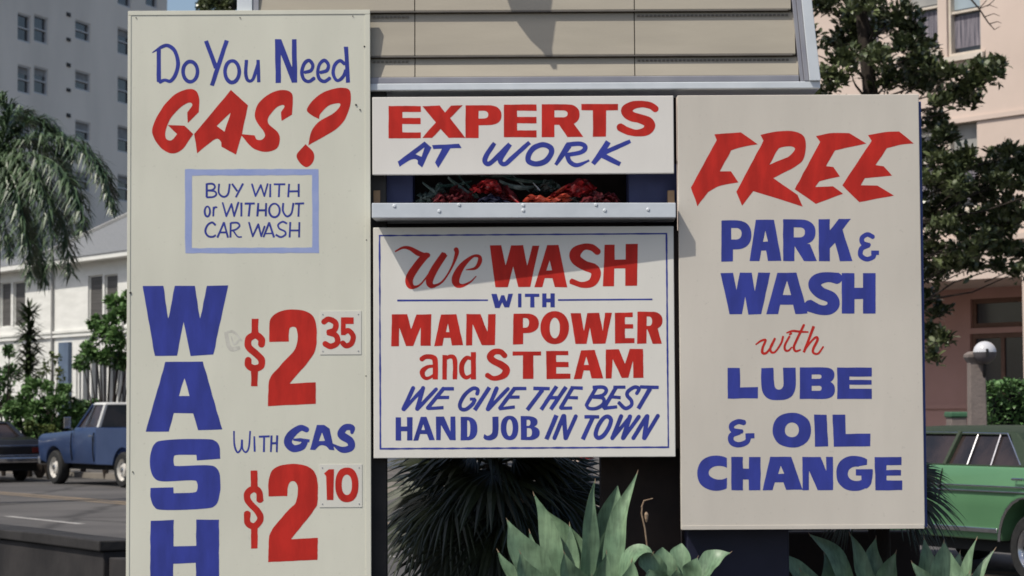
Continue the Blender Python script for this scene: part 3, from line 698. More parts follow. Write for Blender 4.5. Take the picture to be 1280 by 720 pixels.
# crumpled flags lying in the opening above the ledge
M_redcl = mat('red_cloth', (.33, .014, .016), (.13, .006, .009), 30, .45, .2, 40, coat=.3)
M_orcl = mat('orange_red_cloth', (.36, .05, .02), (.22, .02, .012), 24, .5, .2, 40)
M_grcl = mat('dark_green_foil', (.02, .045, .04), (.10, .13, .12), 22, .25, .3, 50, coat=.5, sharp=(.5, .7))
fl = thing('flag_bundle', 'red cloth flags and dark green strips heaped on the white ledge', 'flags', at(640, 254, YS+.1))
def cloth(px0, px1, py0, py1, Y, m, seed):
    rnd = random.Random(seed); a, b = at(px0, py1, Y), at(px1, py0, Y); nu, nv = 17, 11; v = []; tilt = rnd.uniform(-.35,.35)
    ph = [rnd.uniform(0, 6.28) for _ in range(6)]
    for sgn in (0, 1):
        for i in range(nu):
            for j in range(nv):
                u, w_ = i/(nu-1), j/(nv-1)
                env = math.sin(math.pi*(.08+.84*u))**.5
                x = a.x+(b.x-a.x)*u; z = a.z+(b.z-a.z)*w_*env*(.75+.25*math.sin(5*u+ph[0]))
                y = Y - .05*env*math.sin(math.pi*w_*.85) - .018*math.sin(9*u+4*w_+ph[1]) - .014*math.sin(17*u-7*w_+ph[2]) - .010*math.sin(23*w_+5*u+ph[3]) + sgn*.02
                v.append((x+.012*math.sin(12*w_+ph[4])+tilt*(z-a.z), y-.012*math.sin(31*u+19*w_+ph[5]), z+tilt*(x-(a.x+b.x)/2)*.5+.006*math.sin(26*u+ph[3])))
    n = nu*nv; f = []
    for i in range(nu-1):
        for j in range(nv-1):
            q = (i*nv+j, (i+1)*nv+j, (i+1)*nv+j+1, i*nv+j+1); f += [q, tuple(k+n for k in q[::-1])]
    ring = [i*nv for i in range(nu)]+[(nu-1)*nv+j for j in range(1,nv)]+[i*nv+nv-1 for i in range(nu-2,-1,-1)]+[j for j in range(nv-2,0,-1)]
    f += [(ring[i], ring[(i+1) % len(ring)], ring[(i+1) % len(ring)]+n, ring[i]+n) for i in range(len(ring))]
    return MB().add(v, f).build('flag', m, fl, 0, .9)
M_maroon = mat('dark_red_cloth', (.10, .008, .012), (.05, .005, .008), 20, .5, .2, 40)
M_gryfoil = mat('grey_green_foil', (.06, .085, .08), (.20, .23, .22), 26, .3, .3, 60, sharp=(.5, .72))
for q, m_ in (((590,626,221,241,.07),M_redcl), ((612,650,228,256,.12),M_maroon), ((655,712,236,257,.06),M_orcl), ((688,742,222,247,.10),M_redcl), ((726,762,238,257,.08),M_maroon),
          ((540,580,234,257,.09),M_maroon), ((562,604,230,256,.13),M_maroon), ((520,552,222,256,.15),M_gryfoil), ((600,640,243,257,.05),M_navy), ((668,700,224,240,.16),M_gryfoil), ((745,775,240,257,.12),M_maroon)):
    cloth(*q[:4], YS+q[4], m_, int(q[0]*3))
def strip_(x0, y0, x1, y1, w, m_, sag, seed, dy=.08):
    rnd = random.Random(seed); A_, B_ = at(x0, y0, YS+dy+rnd.uniform(-.03,.03)), at(x1, y1, YS+dy+rnd.uniform(-.03,.05)); secs = []
    for k in range(11):
        t = k/10; p = A_.lerp(B_, t) + Vector((0, -.01*math.sin(3*t+seed), -sag*4*t*(1-t))); ww = w*(.35+.65*math.sin(math.pi*(.1+.8*t))); an = .5*math.sin(4*t+seed)
        s_ = Vector((.25*math.sin(an), -.4*math.cos(an)*.6, math.cos(an)))*ww
        secs.append([p-s_, p+Vector((0,-.006,0)), p+s_, p+Vector((0,.004,0))])
    MB().loft(secs).build('strip', m_, fl, smooth=.9)
for k, q in enumerate(((528,228,560,254,.010,M_gryfoil,0),(560,222,602,250,.013,M_gryfoil,.01),(572,219,598,246,.010,M_grcl,0),(580,234,560,256,.010,M_redcl,0),(624,226,668,233,.012,M_gryfoil,.02),(628,220,690,226,.010,M_grcl,.015),
          (640,218,662,240,.008,M_gryfoil,0),(596,232,622,228,.014,M_redcl,-.01),(700,240,728,252,.004,M_conc,.01),(706,250,726,240,.004,M_conc,.012),(716,238,722,254,.003,M_conc,0),(736,236,766,255,.010,M_redcl,-.005),
          (534,246,556,240,.008,M_gryfoil,0),(666,228,675,238,.006,M_alu,0),(632,240,650,256,.010,M_redcl,0),(690,246,712,232,.010,M_orcl,-.008),(545,232,590,226,.008,M_grcl,.01),(600,220,640,219,.008,M_grcl,0),(560,250,590,243,.010,M_redcl,0),(610,248,640,250,.008,M_maroon,0))):  # the small white enamel strip stands in for a glint
    strip_(*q, k*1.7)
# white ledge keeps the pieces; marquee next
# ------------------------------------------------------------------ lap-boarded marquee above
YM = YS+.048
mq = thing('marquee', 'big beige lap-boarded marquee panel in a white metal frame above the signs', 'marquee', (at(650,110,YM).x, YM+.2, at(650,112,YM).z))
def mz(py): return at(650, py, YM).z
zt = mz(112)+1.55
def edge(px0, px1, z):               # the frame tapers upward
    k = (z-mz(112))/(mz(0)-mz(112)); return at(px1+(px0-px1)*k, 60, YM).x
rows = [(14, 70), (70, 97), (-41, 14), (-96, -41), (-151, -96), (-206, -151)]
for r0, r1 in rows:
    z1, z0 = mz(r0), mz(r1)
    for pj in ((322, 518), (519.2, 792.6), (793.8, 992)):
        x0 = at(pj[0], 60, YM).x; x1 = at(pj[1], 60, YM).x
        if pj[1] == 992: x1 = edge(989, 999, (z0+z1)/2) + .004
        MB().loft([[(x, YM+.012, z1-.012), (x, YM-.010, z0+.006), (x, YM-.008, z0), (x, YM+.03, z0), (x, YM+.03, z1)] for x in (x0, x1)]).build('lap_board', M_lap, mq)
    x0, x1 = at(322,60,YM).x, edge(989, 999, z1)
    MB().box((x0, YM-.0115, z0-.005), (x1, YM+.006, z0+.001)).build('lap_shadow_line', M_lapshadow, mq)
    if r0 in (14, 70):
        for pj in ((466, 516), (797, 990)):
            h = MB(); xa_, xb_ = at(pj[0],60,YM).x, at(pj[1],60,YM).x; n_ = int((xb_-xa_)/.021)
            for i in range(n_): h.box((xa_+i*.021, YM+.0025, z1-.030), (xa_+i*.021+.013, YM+.012, z1-.021))
            h.build('vent_perforation', M_conc, mq)
zb = mz(97)
MB().loft([[(x, YM-.02, mz(104)), (x, YM-.02, zb), (x, YM+.02, zb+.012), (x, YM+.02, mz(104))] for x in (at(324,60,YM).x, edge(989,999,zb))]).build('bottom_moulding', M_alug, mq, .002)
MB().box((at(318,60,YM).x, YM-.024, mz(113)), (edge(1014,1025,mz(112))-.004, YM+.3, mz(104.3))).build('bottom_rail', M_alu, mq, .004)
def slat(o0, o1, y0, m, nm):
    z0, z1 = mz(104), zt
    MB().loft([[(edge(o0[0],o0[1],z), y0, z), (edge(o1[0],o1[1],z), y0, z), (edge(o1[0],o1[1],z), YM+.3, z), (edge(o0[0],o0[1],z), YM+.3, z)] for z in (z0, z1)]).build(nm, m, mq, .003)
slat((990,1000),(995,1005),YM-.016,M_alug,'side_moulding'); slat((995.2,1005.2),(1001,1011),YM-.026,M_alug,'side_moulding'); slat((1001.2,1011.2),(1014,1025),YM-.04,M_alu,'side_rail')
for a_, b2, m_, n_ in ((297,316,M_alu,'side_rail'), (316.3,324,M_alug,'side_moulding')):
    MB().box((at(a_,10,YM).x, YM-.024 if m_ is M_alu else YM-.018, mz(104)), (at(b2,10,YM).x, YM+.3, zt)).build(n_, m_, mq, .003)
MB().box((at(300,10,YM).x, YM+.05, mz(103)), (at(1000,10,YM).x, YM+.29, zt-.01)).build('cabinet', M_dark, mq)
# pointed blade added above the frame, shaped to shadow the boards
def shadow_caster(px, py, dep):      # point standing dep in front of the boards whose shadow falls at (px, py)
    q = at(px, py, YM); return q + TO_SUN * (dep / -TO_SUN.y)
bl = thing('shadow_blade', 'pointed dark blade added in front of the marquee to cast a shadow, mostly above the picture', 'sign', shadow_caster(668, -60, .30))
pts = [shadow_caster(x, y, .30) for x, y in ((628,-120),(632,-30),(637,2),(647,28),(664,52),(681,70),(692,88),(697,88),(692.5,66),(692,-120))]
MB().prism([(p.x, p.z) for p in pts], YM-.30, YM-.285).build('blade', M_navy, bl)
p = pts[0]; MB().tube([(p.x+.12, YM-.29, p.z-.05), (p.x+.12, YM-.005, p.z+.2)], .02).build('bracket', M_dark, bl)
# ------------------------------------------------------------------ plants close to the signs
M_agave = leafmat('agave_leaf', (.105, .175, .105), (.165, .245, .145), .42, .35, 5)
M_agdry = mat('agave_dry', (.34,.25,.17), (.22,.15,.10), 20, .7)
def streaks(m, lo=.78):
    n = m.node_tree.nodes; l = m.node_tree.links; p = n['Principled BSDF']; src = p.inputs['Base Color'].links[0].from_socket
    tc = n.new('ShaderNodeTexCoord'); mp = n.new('ShaderNodeMapping'); mp.inputs['Scale'].default_value = (1, 1, .12)
    t = n.new('ShaderNodeTexNoise'); t.inputs['Scale'].default_value = 70; t.inputs['Detail'].default_value = 4
    t2 = n.new('ShaderNodeTexNoise'); t2.inputs['Scale'].default_value = 16; t2.inputs['Detail'].default_value = 7
    l.new(tc.outputs['Object'], mp.inputs[0]); l.new(mp.outputs[0], t.inputs[0]); l.new(tc.outputs['Object'], t2.inputs[0])
    k = n.new('ShaderNodeMath'); k.operation = 'MULTIPLY'
    for s_, i in ((t, 0), (t2, 1)):
        mr = n.new('ShaderNodeMapRange'); mr.inputs[1].default_value = .35; mr.inputs[2].default_value = .6; mr.inputs[3].default_value = lo; mr.inputs[4].default_value = 1.08
        l.new(s_.outputs[0], mr.inputs[0]); l.new(mr.outputs[0], k.inputs[i])
    hs = n.new('ShaderNodeHueSaturation'); l.new(src, hs.inputs['Color']); l.new(k.outputs[0], hs.inputs['Value']); l.new(hs.outputs[0], p.inputs['Base Color'])
streaks(M_agave)
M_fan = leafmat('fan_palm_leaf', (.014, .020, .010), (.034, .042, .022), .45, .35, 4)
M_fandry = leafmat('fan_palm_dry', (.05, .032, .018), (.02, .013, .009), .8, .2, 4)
M_fib = mat('palm_fibre', (.03, .02, .014), (.012, .008, .006), 14, .95, .6, 40, stretch=(1,1,.3))

def strap(mb, base, tip, wid, bend=(0,0,.1), face=(0,-1,.25), blunt=0, fold=.34, n=18, prof=None):
    """fleshy strap leaf: channelled section, widest past the middle, drawn out to a point"""
    b, t = Vector(base), Vector(tip); c = (b+t)/2 + Vector(bend); secs = []; fold0 = fold
    for i in range(n+1):
        s = i/n; p = b*(1-s)**2 + c*2*s*(1-s) + t*s*s; p = p + Vector((.018*math.sin(5.2*s+b.x*31)*s*(1-s)*4, 0, 0))
        d = ((c-b)*(1-s) + (t-c)*s).normalized(); f = Vector(face); f = (f - d*f.dot(d)).normalized(); r = d.cross(f)
        k = (.48+.52*math.sin(min(1, s/.55)*math.pi/2)**1.4) if s < .55 else max(.03, max(0, 1-((s-.55)/.45)**(1.7 if not blunt else 4))**1.25)
        w = wid*.46*k; th = .012*(1-s)+.003; e = f*(fold*w)
        rip = .10*w*math.sin(8*s+b.x*40) + .05*w*math.sin(19*s+b.z*30); fold = fold0*(1+.5*math.sin(5*s+b.x*23))
        q = [(-1, 1), (-.55, .32), (0, 0), (.55, .32), (1, 1)]
        top = [p + r*(w*a+rip) + e*h for a, h in q]; bot = [p + r*(w*a*.9+rip) + e*h - f*th for a, h in q[::-1]]
        secs.append(top+bot)
    mb.loft(secs)

def agave(label, base, Yb, leaves, group='agaves below the signs'):
    g = thing('agave', label, 'agave', (at(base[0], base[1], Yb).x, Yb, 0), group=group)
    z0 = at(base[0], base[1], Yb)
    MB().tube([(z0.x, Yb, 0), (z0.x+.02, Yb, z0.z*.5), (z0.x, Yb, z0.z)], [.07, .055, .06], 10).build('stem', M_fib, g, smooth=1)
    for bx, by, tx, ty, dy, w, bend, kw in leaves:
        m = MB(); b, t = at(bx, by, Yb + dy*.25), at(tx, ty, Yb + dy)
        strap(m, b, t, w, bend, **kw); m.build('leaf', M_agave, g, smooth=.9)
        if kw.get('blunt', 0) == 0:
            d = (t-b).normalized(); MB().tube([t-d*.012, t+d*.012], [.003, .0008], 6).build('leaf_tip', M_agdry, g)
    return g
A = {}
agave('large pale green agave below the middle sign, leaves standing up', (728, 792), 11.32, [
    (705,790, 634,650, -.05, .20, (-.02,-.05,.04), dict(face=(.35,-1,.3))),
    (700,800, 650,690, -.16, .17, (-.05,-.06,.02), dict(face=(.4,-1,.5))),
    (722,780, 667,617, .06, .125, (.00,0,.03), dict(face=(-.3,-1,.1))),
    (742,760, 679,634, .14, .125, (.05,.03,.06), dict(face=(-.5,-1,.35))),
    (738,770, 744,601, .00, .105, (-.07,-.02,0), dict(face=(.5,-1,0))),
    (750,780, 705,690, -.14, .13, (-.05,-.04,.03), dict(face=(.2,-1,.4))),
    (755,775, 772,607, .08, .125, (-.04,0,.02), dict(face=(.2,-1,.1), blunt=1)),
    (752,785, 797,590, .02, .125, (-.05,-.03,-.02), dict(face=(-.45,-1,.1))),
    (762,790, 758,690, -.12, .12, (-.05,-.05,.02), dict(face=(.3,-1,.1))),
    (765,780, 816,692, -.10, .15, (.01,-.06,.27), dict(face=(-.2,-.5,1), fold=.15)),
    (690,800, 622,688, .10, .10, (-.03,0,.03), dict(face=(.3,-1,.4))),
    (765,800, 740,720, -.2, .13, (-.02,-.07,.02), dict(face=(.1,-1,.5))),
    (700,795, 662,664, .08, .12, (-.02,0,.03), dict(face=(.3,-1,.3))),
    (720,795, 712,655, .10, .12, (-.02,0,.0), dict(face=(-.2,-1,.2))),
    (770,795, 790,700, -.16, .13, (.03,-.05,.04), dict(face=(-.3,-1,.5))),
    (700,805, 668,722, -.26, .14, (-.07,-.07,.03), dict(face=(.4,-1,.7))),
    (760,790, 752,655, .12, .12, (.02,0,.0), dict(face=(-.1,-1,.2))),
    (735,800, 690,725, -.24, .15, (-.06,-.07,.02), dict(face=(.3,-1,.6))),
])
agave('small agave rosette with broad floppy leaves, right of the large pale one', (842, 770), 11.30, [
    (850,745, 913,691, -.06, .13, (.03,-.03,.10), dict(face=(-.1,-.8,.8), fold=.2)),
    (838,745, 801,694, -.05, .12, (-.03,-.03,.06), dict(face=(.2,-1,.4), blunt=1, fold=.2)),
    (842,750, 828,684, .02, .11, (-.03,-.02,.02), dict(face=(.2,-1,.2), blunt=1)),
    (845,750, 852,679, .05, .12, (0,-.02,.02), dict(face=(-.2,-1,.1), blunt=1)),
    (848,755, 872,697, -.12, .12, (.03,-.05,.05), dict(face=(-.2,-1,.5), fold=.2)),
    (836,755, 812,712, -.14, .12, (-.04,-.05,.03), dict(face=(.2,-1,.6), blunt=1)),
    (845,760, 846,712, -.18, .12, (0,-.06,.03), dict(face=(0,-1,.6))),
])
agave('shaded agave with long arching leaves under the right hand sign', (1075, 795), 11.95, [
    (1050,780, 969,690, -.05, .14, (.0,0,.10), dict(face=(.1,-.7,.8), fold=.2)),
    (1075,780, 1012,668, .02, .13, (.03,0,.13), dict(face=(.3,-.8,.6), fold=.2)),
    (1100,780, 1062,667, .06, .11, (.02,0,.05), dict(face=(.4,-1,.3))),
    (1085,780, 1095,672, .12, .13, (0,0,.03), dict(face=(.1,-1,.2))),
    (1060,785, 1030,690, .15, .13, (-.03,0,.03), dict(face=(.3,-1,.3))),
    (1045,790, 1000,712, -.1, .13, (-.03,-.02,.06), dict(face=(.2,-1,.6))),
    (1090,790, 1120,690, -.02, .13, (.03,0,.05), dict(face=(-.2,-1,.3))),
])
agave('agave right of the right hand sign, catching the sun in front of the green car', (1165, 795), 11.75, [
    (1165,780, 1155,672, .10, .12, (-.02,0,.02), dict(face=(.2,-1,.1))),
    (1172,780, 1180,677, .02, .20, (.0,-.02,.0), dict(face=(0,-1,.1), blunt=0)),
    (1185,775, 1221,673, .02, .075, (-.02,0,-.02), dict(face=(-.8,-1,.1))),
    (1190,778, 1244,686, .05, .075, (-.02,0,-.02), dict(face=(-.8,-1,.2))),
    (1175,785, 1140,703, -.1, .12, (-.03,-.04,.06), dict(face=(.3,-.8,.8))),
    (1190,785, 1212,715, -.12, .11, (.02,-.03,.03), dict(face=(-.2,-1,.5))),
    (1185,785, 1200,690, .12, .13, (.0,0,.02), dict(face=(-.2,-1,.1))),
    (1170,790, 1165,722, -.2, .13, (0,-.05,.03), dict(face=(0,-1,.5))),
])

def fan_blade(mb, hub, axis, normal, L, span, n, droop, rnd):
    """palmate leaf: narrow folded segments spreading from the hub, tips hanging"""
    a = Vector(axis).normalized(); nm = Vector(normal); nm = (nm - a*nm.dot(a)).normalized(); s = a.cross(nm)
    for i in range(n):
        th = span*((i+.5)/n-.5) + rnd.uniform(-.02, .02); l = L*(.82+.18*math.cos(th*.8))*rnd.uniform(.88, 1.06)
        d = a*math.cos(th) + s*math.sin(th); side = (s*math.cos(th) - a*math.sin(th)); w = l*span/n*.40
        P = []
        for k in range(7):
            t = k/6; p = Vector(hub) + d*(l*t) + Vector((0,0,-1))*(droop*l*max(0, t-.35)**2) + nm*(.02*l*math.sin(i*2.1)*t)
            ww = w*(t*1.9 if t < .5 else 1.9*(1-t)+.03)
            P += [p - side*ww, p + nm*ww*.5, p + side*ww]
        mb.add(P, [(k*3+j, k*3+j+1, k*3+j+4, k*3+j+3) for k in range(6) for j in range(2)])

def fan_palm(label, C, fans, seed, L, trunk):
    rnd = random.Random(seed)
    g = thing('fan_palm', label, 'palm', (C.x, C.y, 0), group='dark fan palms behind the signs')
    MB().tube([(C.x, C.y, 0), (C.x, C.y, C.z*.5), (C.x, C.y, C.z)], [trunk, trunk*.9, trunk*.8], 12).build('trunk', M_fib, g, smooth=1)
    for az, elv, pet, sp_, dr in fans:
        d = Vector((math.cos(elv)*math.cos(az), math.cos(elv)*math.sin(az), math.sin(elv)))
        hub = C + d*pet; m = MB()
        up = Vector((0,0,1)) if abs(d.z) < .9 else Vector((0,-1,0))
        m.tube([C, C + d*pet*.5 + Vector((0,0,.02)), hub], [.012, .009, .007], 6)
        fan_blade(m, hub, d, up + Vector((rnd.uniform(-.4,.4), rnd.uniform(-.9,-.2), 0)), L*rnd.uniform(.85,1.15), sp_, 21, dr, rnd)
        m.build('frond', M_fan if dr < 1.3 else M_fandry, g)
    return g
rr = random.Random(5)
fans = [(R(182), R(8), .20, R(150), .35), (R(188), R(-20), .30, R(150), .45), (R(200), R(-48), .36, R(140), .35), (R(175), R(-35), .42, R(130), .6),
        (R(-92), R(-20), .16, R(170), .5), (R(-80), R(-62), .30, R(150), .3), (R(-120), R(-70), .42, R(140), .3), (R(-60), R(-40), .30, R(150), .4),
        (R(-5), R(5), .20, R(160), .35), (R(-8), R(-22), .32, R(150), .4), (R(-20), R(-50), .36, R(140), .35), (R(10), R(-40), .42, R(130), .5),
        (R(90), R(5), .3, R(170), .5), (R(120), R(-30), .35, R(160), .5), (R(60), R(-30), .35, R(160), .5), (R(90), R(-60), .4, R(160), .4), (R(150), R(-65), .45, R(150), .4), (R(30), R(-65), .45, R(150), .4),
        (R(150), R(25), .2, R(160), .5), (R(30), R(25), .2, R(160), .5)]
fans += [(rr.uniform(0, 6.28), rr.uniform(-1.2, -.3), rr.uniform(.1, .4), R(150), rr.uniform(.3,.7)) for _ in range(12)]
fans += [(R(a_), R(20), .12, R(190), .8) for a_ in (200, 250, 290, 340)]
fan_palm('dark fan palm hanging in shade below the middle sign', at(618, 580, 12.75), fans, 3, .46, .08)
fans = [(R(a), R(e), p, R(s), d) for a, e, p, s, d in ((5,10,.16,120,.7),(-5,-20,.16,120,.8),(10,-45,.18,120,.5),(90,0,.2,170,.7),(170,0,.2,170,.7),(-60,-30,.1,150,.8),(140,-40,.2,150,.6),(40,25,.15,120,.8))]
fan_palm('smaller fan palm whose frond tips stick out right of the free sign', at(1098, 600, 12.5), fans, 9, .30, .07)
# dead leaf stalk standing by the agave, and what shows red and white through the palm
bt = thing('dry_stalk', 'thin dry flower stalk beside the agave below the middle sign', 'dry stalk', (at(815, 760, 11.45).x, 11.45, 0))
q = [at(x, y, 11.45) for x, y in ((810,770),(811,700),(806,660),(802,642),(803,630))]
MB().tube([(q[0].x, 11.45, 0)] + q, [.0045,.0045,.004,.004,.004,.003], 6).build('stem', M_agdry, bt)
MB().tube([at(802,634,11.45), at(805,626,11.45), at(816,623,11.45)], [.004,.004,.002], 6).build('twig', M_agdry, bt)
MB().lathe([(.003,-.03),(.008,-.015),(.010,.008),(.004,.02)], 10, Matrix.Translation(at(808,645,11.44))).build('seed_pod', M_agdry, bt)
M_rp = mat('red_enamel', (.45, .02, .02), (.38, .016, .016), 5, .4); M_wp = mat('white_enamel_worn', (.62, .50, .43), (.5, .4, .35), 5, .5)
po = at(728, 600, 15.5); z1 = at(728, 568, 15.5).z
pk = thing('guard_post', 'red and white guard post glimpsed through the fan palm', 'post', (po.x, 15.5, 0))
MB().lathe([(.075,0),(.075,z1-.30)], 16, Matrix.Translation((po.x,15.5,0))).build('lower_band', M_rp, pk, smooth=.6)
MB().lathe([(.0755,z1-.30),(.0755,z1-.03)], 16, Matrix.Translation((po.x,15.5,0))).build('white_band', M_wp, pk, smooth=.6)
MB().lathe([(.075,z1-.03),(.075,z1+.1),(.05,z1+.15),(.0,z1+.165)], 16, Matrix.Translation((po.x,15.5,0))).build('cap', M_rp, pk, smooth=.6)

# ------------------------------------------------------------------ vehicles
M_tyre = mat('tyre', (.012,.012,.012), (.02,.02,.02), 20, .85)
M_rimw = mat('rim_white', (.62,.60,.56), (.45,.43,.40), 9, .4)
M_chrome = mat('chrome', (.62,.62,.64), (.5,.5,.52), 8, .18, metal=1)
M_glass = mat('car_glass', (.014,.012,.013), (.05,.035,.032), 2.5, .07, spec=.38)
M_blk = mat('underbody', (.008,.008,.008), None, rough=.9)
M_int = mat('car_interior', (.05,.025,.02), (.03,.02,.018), 5, .8)
M_bluet = mat('truck_blue', (.020,.040,.105), (.026,.048,.118), 3, .35, coat=.3)
M_whitet = mat('truck_white', (.58,.58,.56), (.5,.5,.48), 4, .35, coat=.3)
M_green = mat('car_green', (.085,.205,.098), (.097,.225,.110), 2, .34, coat=.35)
M_dgreen = mat('vinyl_roof', (.020,.034,.018), (.028,.043,.023), 40, .6, .1, 300)
M_black = mat('car_black', (.010,.010,.012), (.014,.014,.016), 3, .3, coat=.4)
M_tail = mat('tail_lamp', (.06,.008,.007), None, rough=.25)

def wheel(root, x, y, r, w, rimm, out):
    """tyre > rim > hub, axle along local y; out = +1 or -1 is the visible side"""
    Mx = Matrix.Translation((x, y, r))
    t = MB(); t.lathe([(r*.62,-w/2),(r*.9,-w/2),(r*.98,-w*.36),(r,-w*.2),(r,w*.2),(r*.98,w*.36),(r*.9,w/2),(r*.62,w/2),(r*.6,0)], 32, Mx, 'y', True)
    wh = t.build('wheel', M_tyre, root, smooth=.5)
    m = MB(); pr = [(0, w*.04),(r*.66, w*.04),(r*.64, w*.46),(r*.60, w*.44),(r*.52, w*.18),(r*.34, w*.22),(r*.30, w*.40),(r*.16,w*.44),(.0,w*.46)]
    vs = [(a, h*out) for a, h in pr]
    m.lathe(vs, 28, Mx, 'y'); rim = m.build('rim', rimm, root, smooth=.5); rim.parent = wh
    n = 8
    for k in range(n):
        a = 2*math.pi*k/n; c = Matrix.Translation((x+r*.43*math.cos(a), y+out*w*.215, r+r*.43*math.sin(a)))
        MB().lathe([(r*.055, -.004), (r*.055, .006)], 10, c, 'y').build('rim_hole', M_blk, root).parent = wh
    MB().lathe([(r*.17, w*.42*out),(r*.15, w*.52*out),(0, w*.54*out)], 16, Mx, 'y').build('hub_cap', M_chrome, root, smooth=.7).parent = wh
    return wh

def arch(cx, r, z, up=True, n=12):
    """points of a wheel arch from the front foot to the rear foot"""
    a0 = math.asin(min(1, max(-1, (z-.36)/r)))
    return [(cx + r*math.cos(a0+(math.pi-2*a0)*k/n), .36 + r*math.sin(a0+(math.pi-2*a0)*k/n)) for k in range(n+1)]

def panel_loft(mb, prof, hw, tuck=.05, belt=.0):
    """side outline (x, z) closed across the car; sides bulge gently between sill and belt"""
    zs = [p[1] for p in prof]; lo, hi = min(zs), max(zs)
    def y(z):
        t = (z-lo)/(hi-lo); return hw*(1 - tuck*(abs(t-.5)*2)**2.2)
    n = len(prof)
    mb.add([(x, y(z), z) for x, z in prof] + [(x, -y(z), z) for x, z in prof],
           [list(range(n)), list(range(n, 2*n))[::-1]] + [(i, i+n, (i+1) % n + n, (i+1) % n) for i in range(n)])
    return y

def gap_line(mb, x, w, z0, z1, y, sg, off=.003):
    zs = [z0+(z1-z0)*k/8 for k in range(9)]
    mb.loft([[(x,sg*(y(z)-.02),z),(x,sg*(y(z)+off),z),(x+w,sg*(y(z)+off),z),(x+w,sg*(y(z)-.02),z)] for z in zs])

def frustum(mb, lo, hi, zl, zh):
    (a0, a1, b), (c0, c1, d) = lo, hi
    mb.loft([[(a0,-b,zl),(a1,-b,zl),(a1,b,zl),(a0,b,zl)], [(c0,-d,zh),(c1,-d,zh),(c1,d,zh),(c0,d,zh)]])

# blue pickup, its left side and tail towards us
tu = Vector((-.585, .811, 0)).normalized(); tl = Vector((-tu.y, tu.x, 0))
hwT = .98
p0 = S0 - tl*hwT
pu = thing('pickup_truck', 'blue pickup truck with a white cab roof, parked at the far kerb', 'pickup truck', (p0.x, p0.y, 0), math.atan2(tu.y, tu.x), local=True)
b = MB(); prof = [(.80,.52),(.82,.9),(.80,1.02),(.62,1.09),(-.9,1.17),(-.98,1.235),(-2.02,1.245),(-2.02,.46)] + arch(0,.47,.46)[::-1]
yst = panel_loft(b, prof, hwT, .05); b.build('body', M_bluet, pu, .018, .7)
b = MB()
prof = [(-2.04,1.23),(-4.45,1.23),(-4.47,.55)] + arch(-3.3,.47,.5)[::-1][:0] + [(-3.77,.5)] + arch(-3.3,.47,.5)[::-1][1:-1] + [(-2.83,.46),(-2.04,.46)]
for sgn in (1, -1): b.prism(prof, sgn*.96, sgn*.90, 'y')
b.box((-4.45,-.9,.62),(-2.04,.9,.68)).box((-4.47,-.9,.6),(-4.41,.9,1.22)).box((-2.1,-.9,.6),(-2.04,.9,1.22))
b.build('cargo_bed', M_bluet, pu, .01)
b = MB(); frustum(b, (-2.0,-1.02,.86), (-1.96,-1.44,.70), 1.24, 1.73); b.build('window', M_glass, pu)
b = MB(); frustum(b, (-2.03,-1.40,.735), (-2.0,-1.48,.70), 1.715, 1.77); b.build('roof', M_whitet, pu, .02, .6)
for s in (1, -1):
    MB().loft([[(-2.035,s*.90,1.24),(-1.95,s*.90,1.24),(-1.95,s*.83,1.24),(-2.035,s*.83,1.24)],[(-2.03,s*.735,1.73),(-1.95,s*.735,1.73),(-1.95,s*.67,1.73),(-2.03,s*.67,1.73)]]).build('rear_pillar', M_whitet, pu, .01)
    MB().tube([(-.98,s*.88,1.235),(-1.42,s*.715,1.73)], .028, 6).build('front_pillar', M_bluet, pu)
    MB().tube([(-1.38,s*.895,1.24),(-1.52,s*.72,1.72)], .014, 6).build('vent_divider', M_chrome, pu)
    for x_ in (-1.93, -.86): g_ = MB(); gap_line(g_, x_, .014, .52, 1.13, yst, s); g_.build('door_gap', M_blk, pu)
    MB().tube([(-1.80,s*.955,1.06),(-1.80,s*1.0,1.06),(-1.95,s*1.0,1.06),(-1.95,s*.955,1.06)], .014, 6).build('door_handle', M_chrome, pu)
    m_ = MB(); m_.tube([(-.96,s*.95,1.18),(-.95,s*1.12,1.25)], .012, 6); m_.box((-.99,s*1.12-.09,1.22),(-.95,s*1.12+.07,1.46)); m_.build('mirror', M_chrome, pu, .01)
MB().box((.80,-.95,.42),(.93,.95,.60)).build('front_bumper', M_chrome, pu, .03)
MB().box((-4.62,-.95,.45),(-4.48,.95,.62)).build('rear_bumper', M_chrome, pu, .03)
MB().box((-4.3,-.7,.34),(.6,.7,.5)).build('chassis', M_blk, pu)
MB().tube([(-1.25+.19*math.cos(k*.5236)*.3, .38+.19*math.sin(k*.5236), 1.30+.19*math.cos(k*.5236)) for k in range(13)], .014, 6).build('steering_wheel', M_whitet, pu)
for x in (0, -3.3):
    for s in (1, -1): wheel(pu, x, s*.86, .37, .24, M_rimw, s)

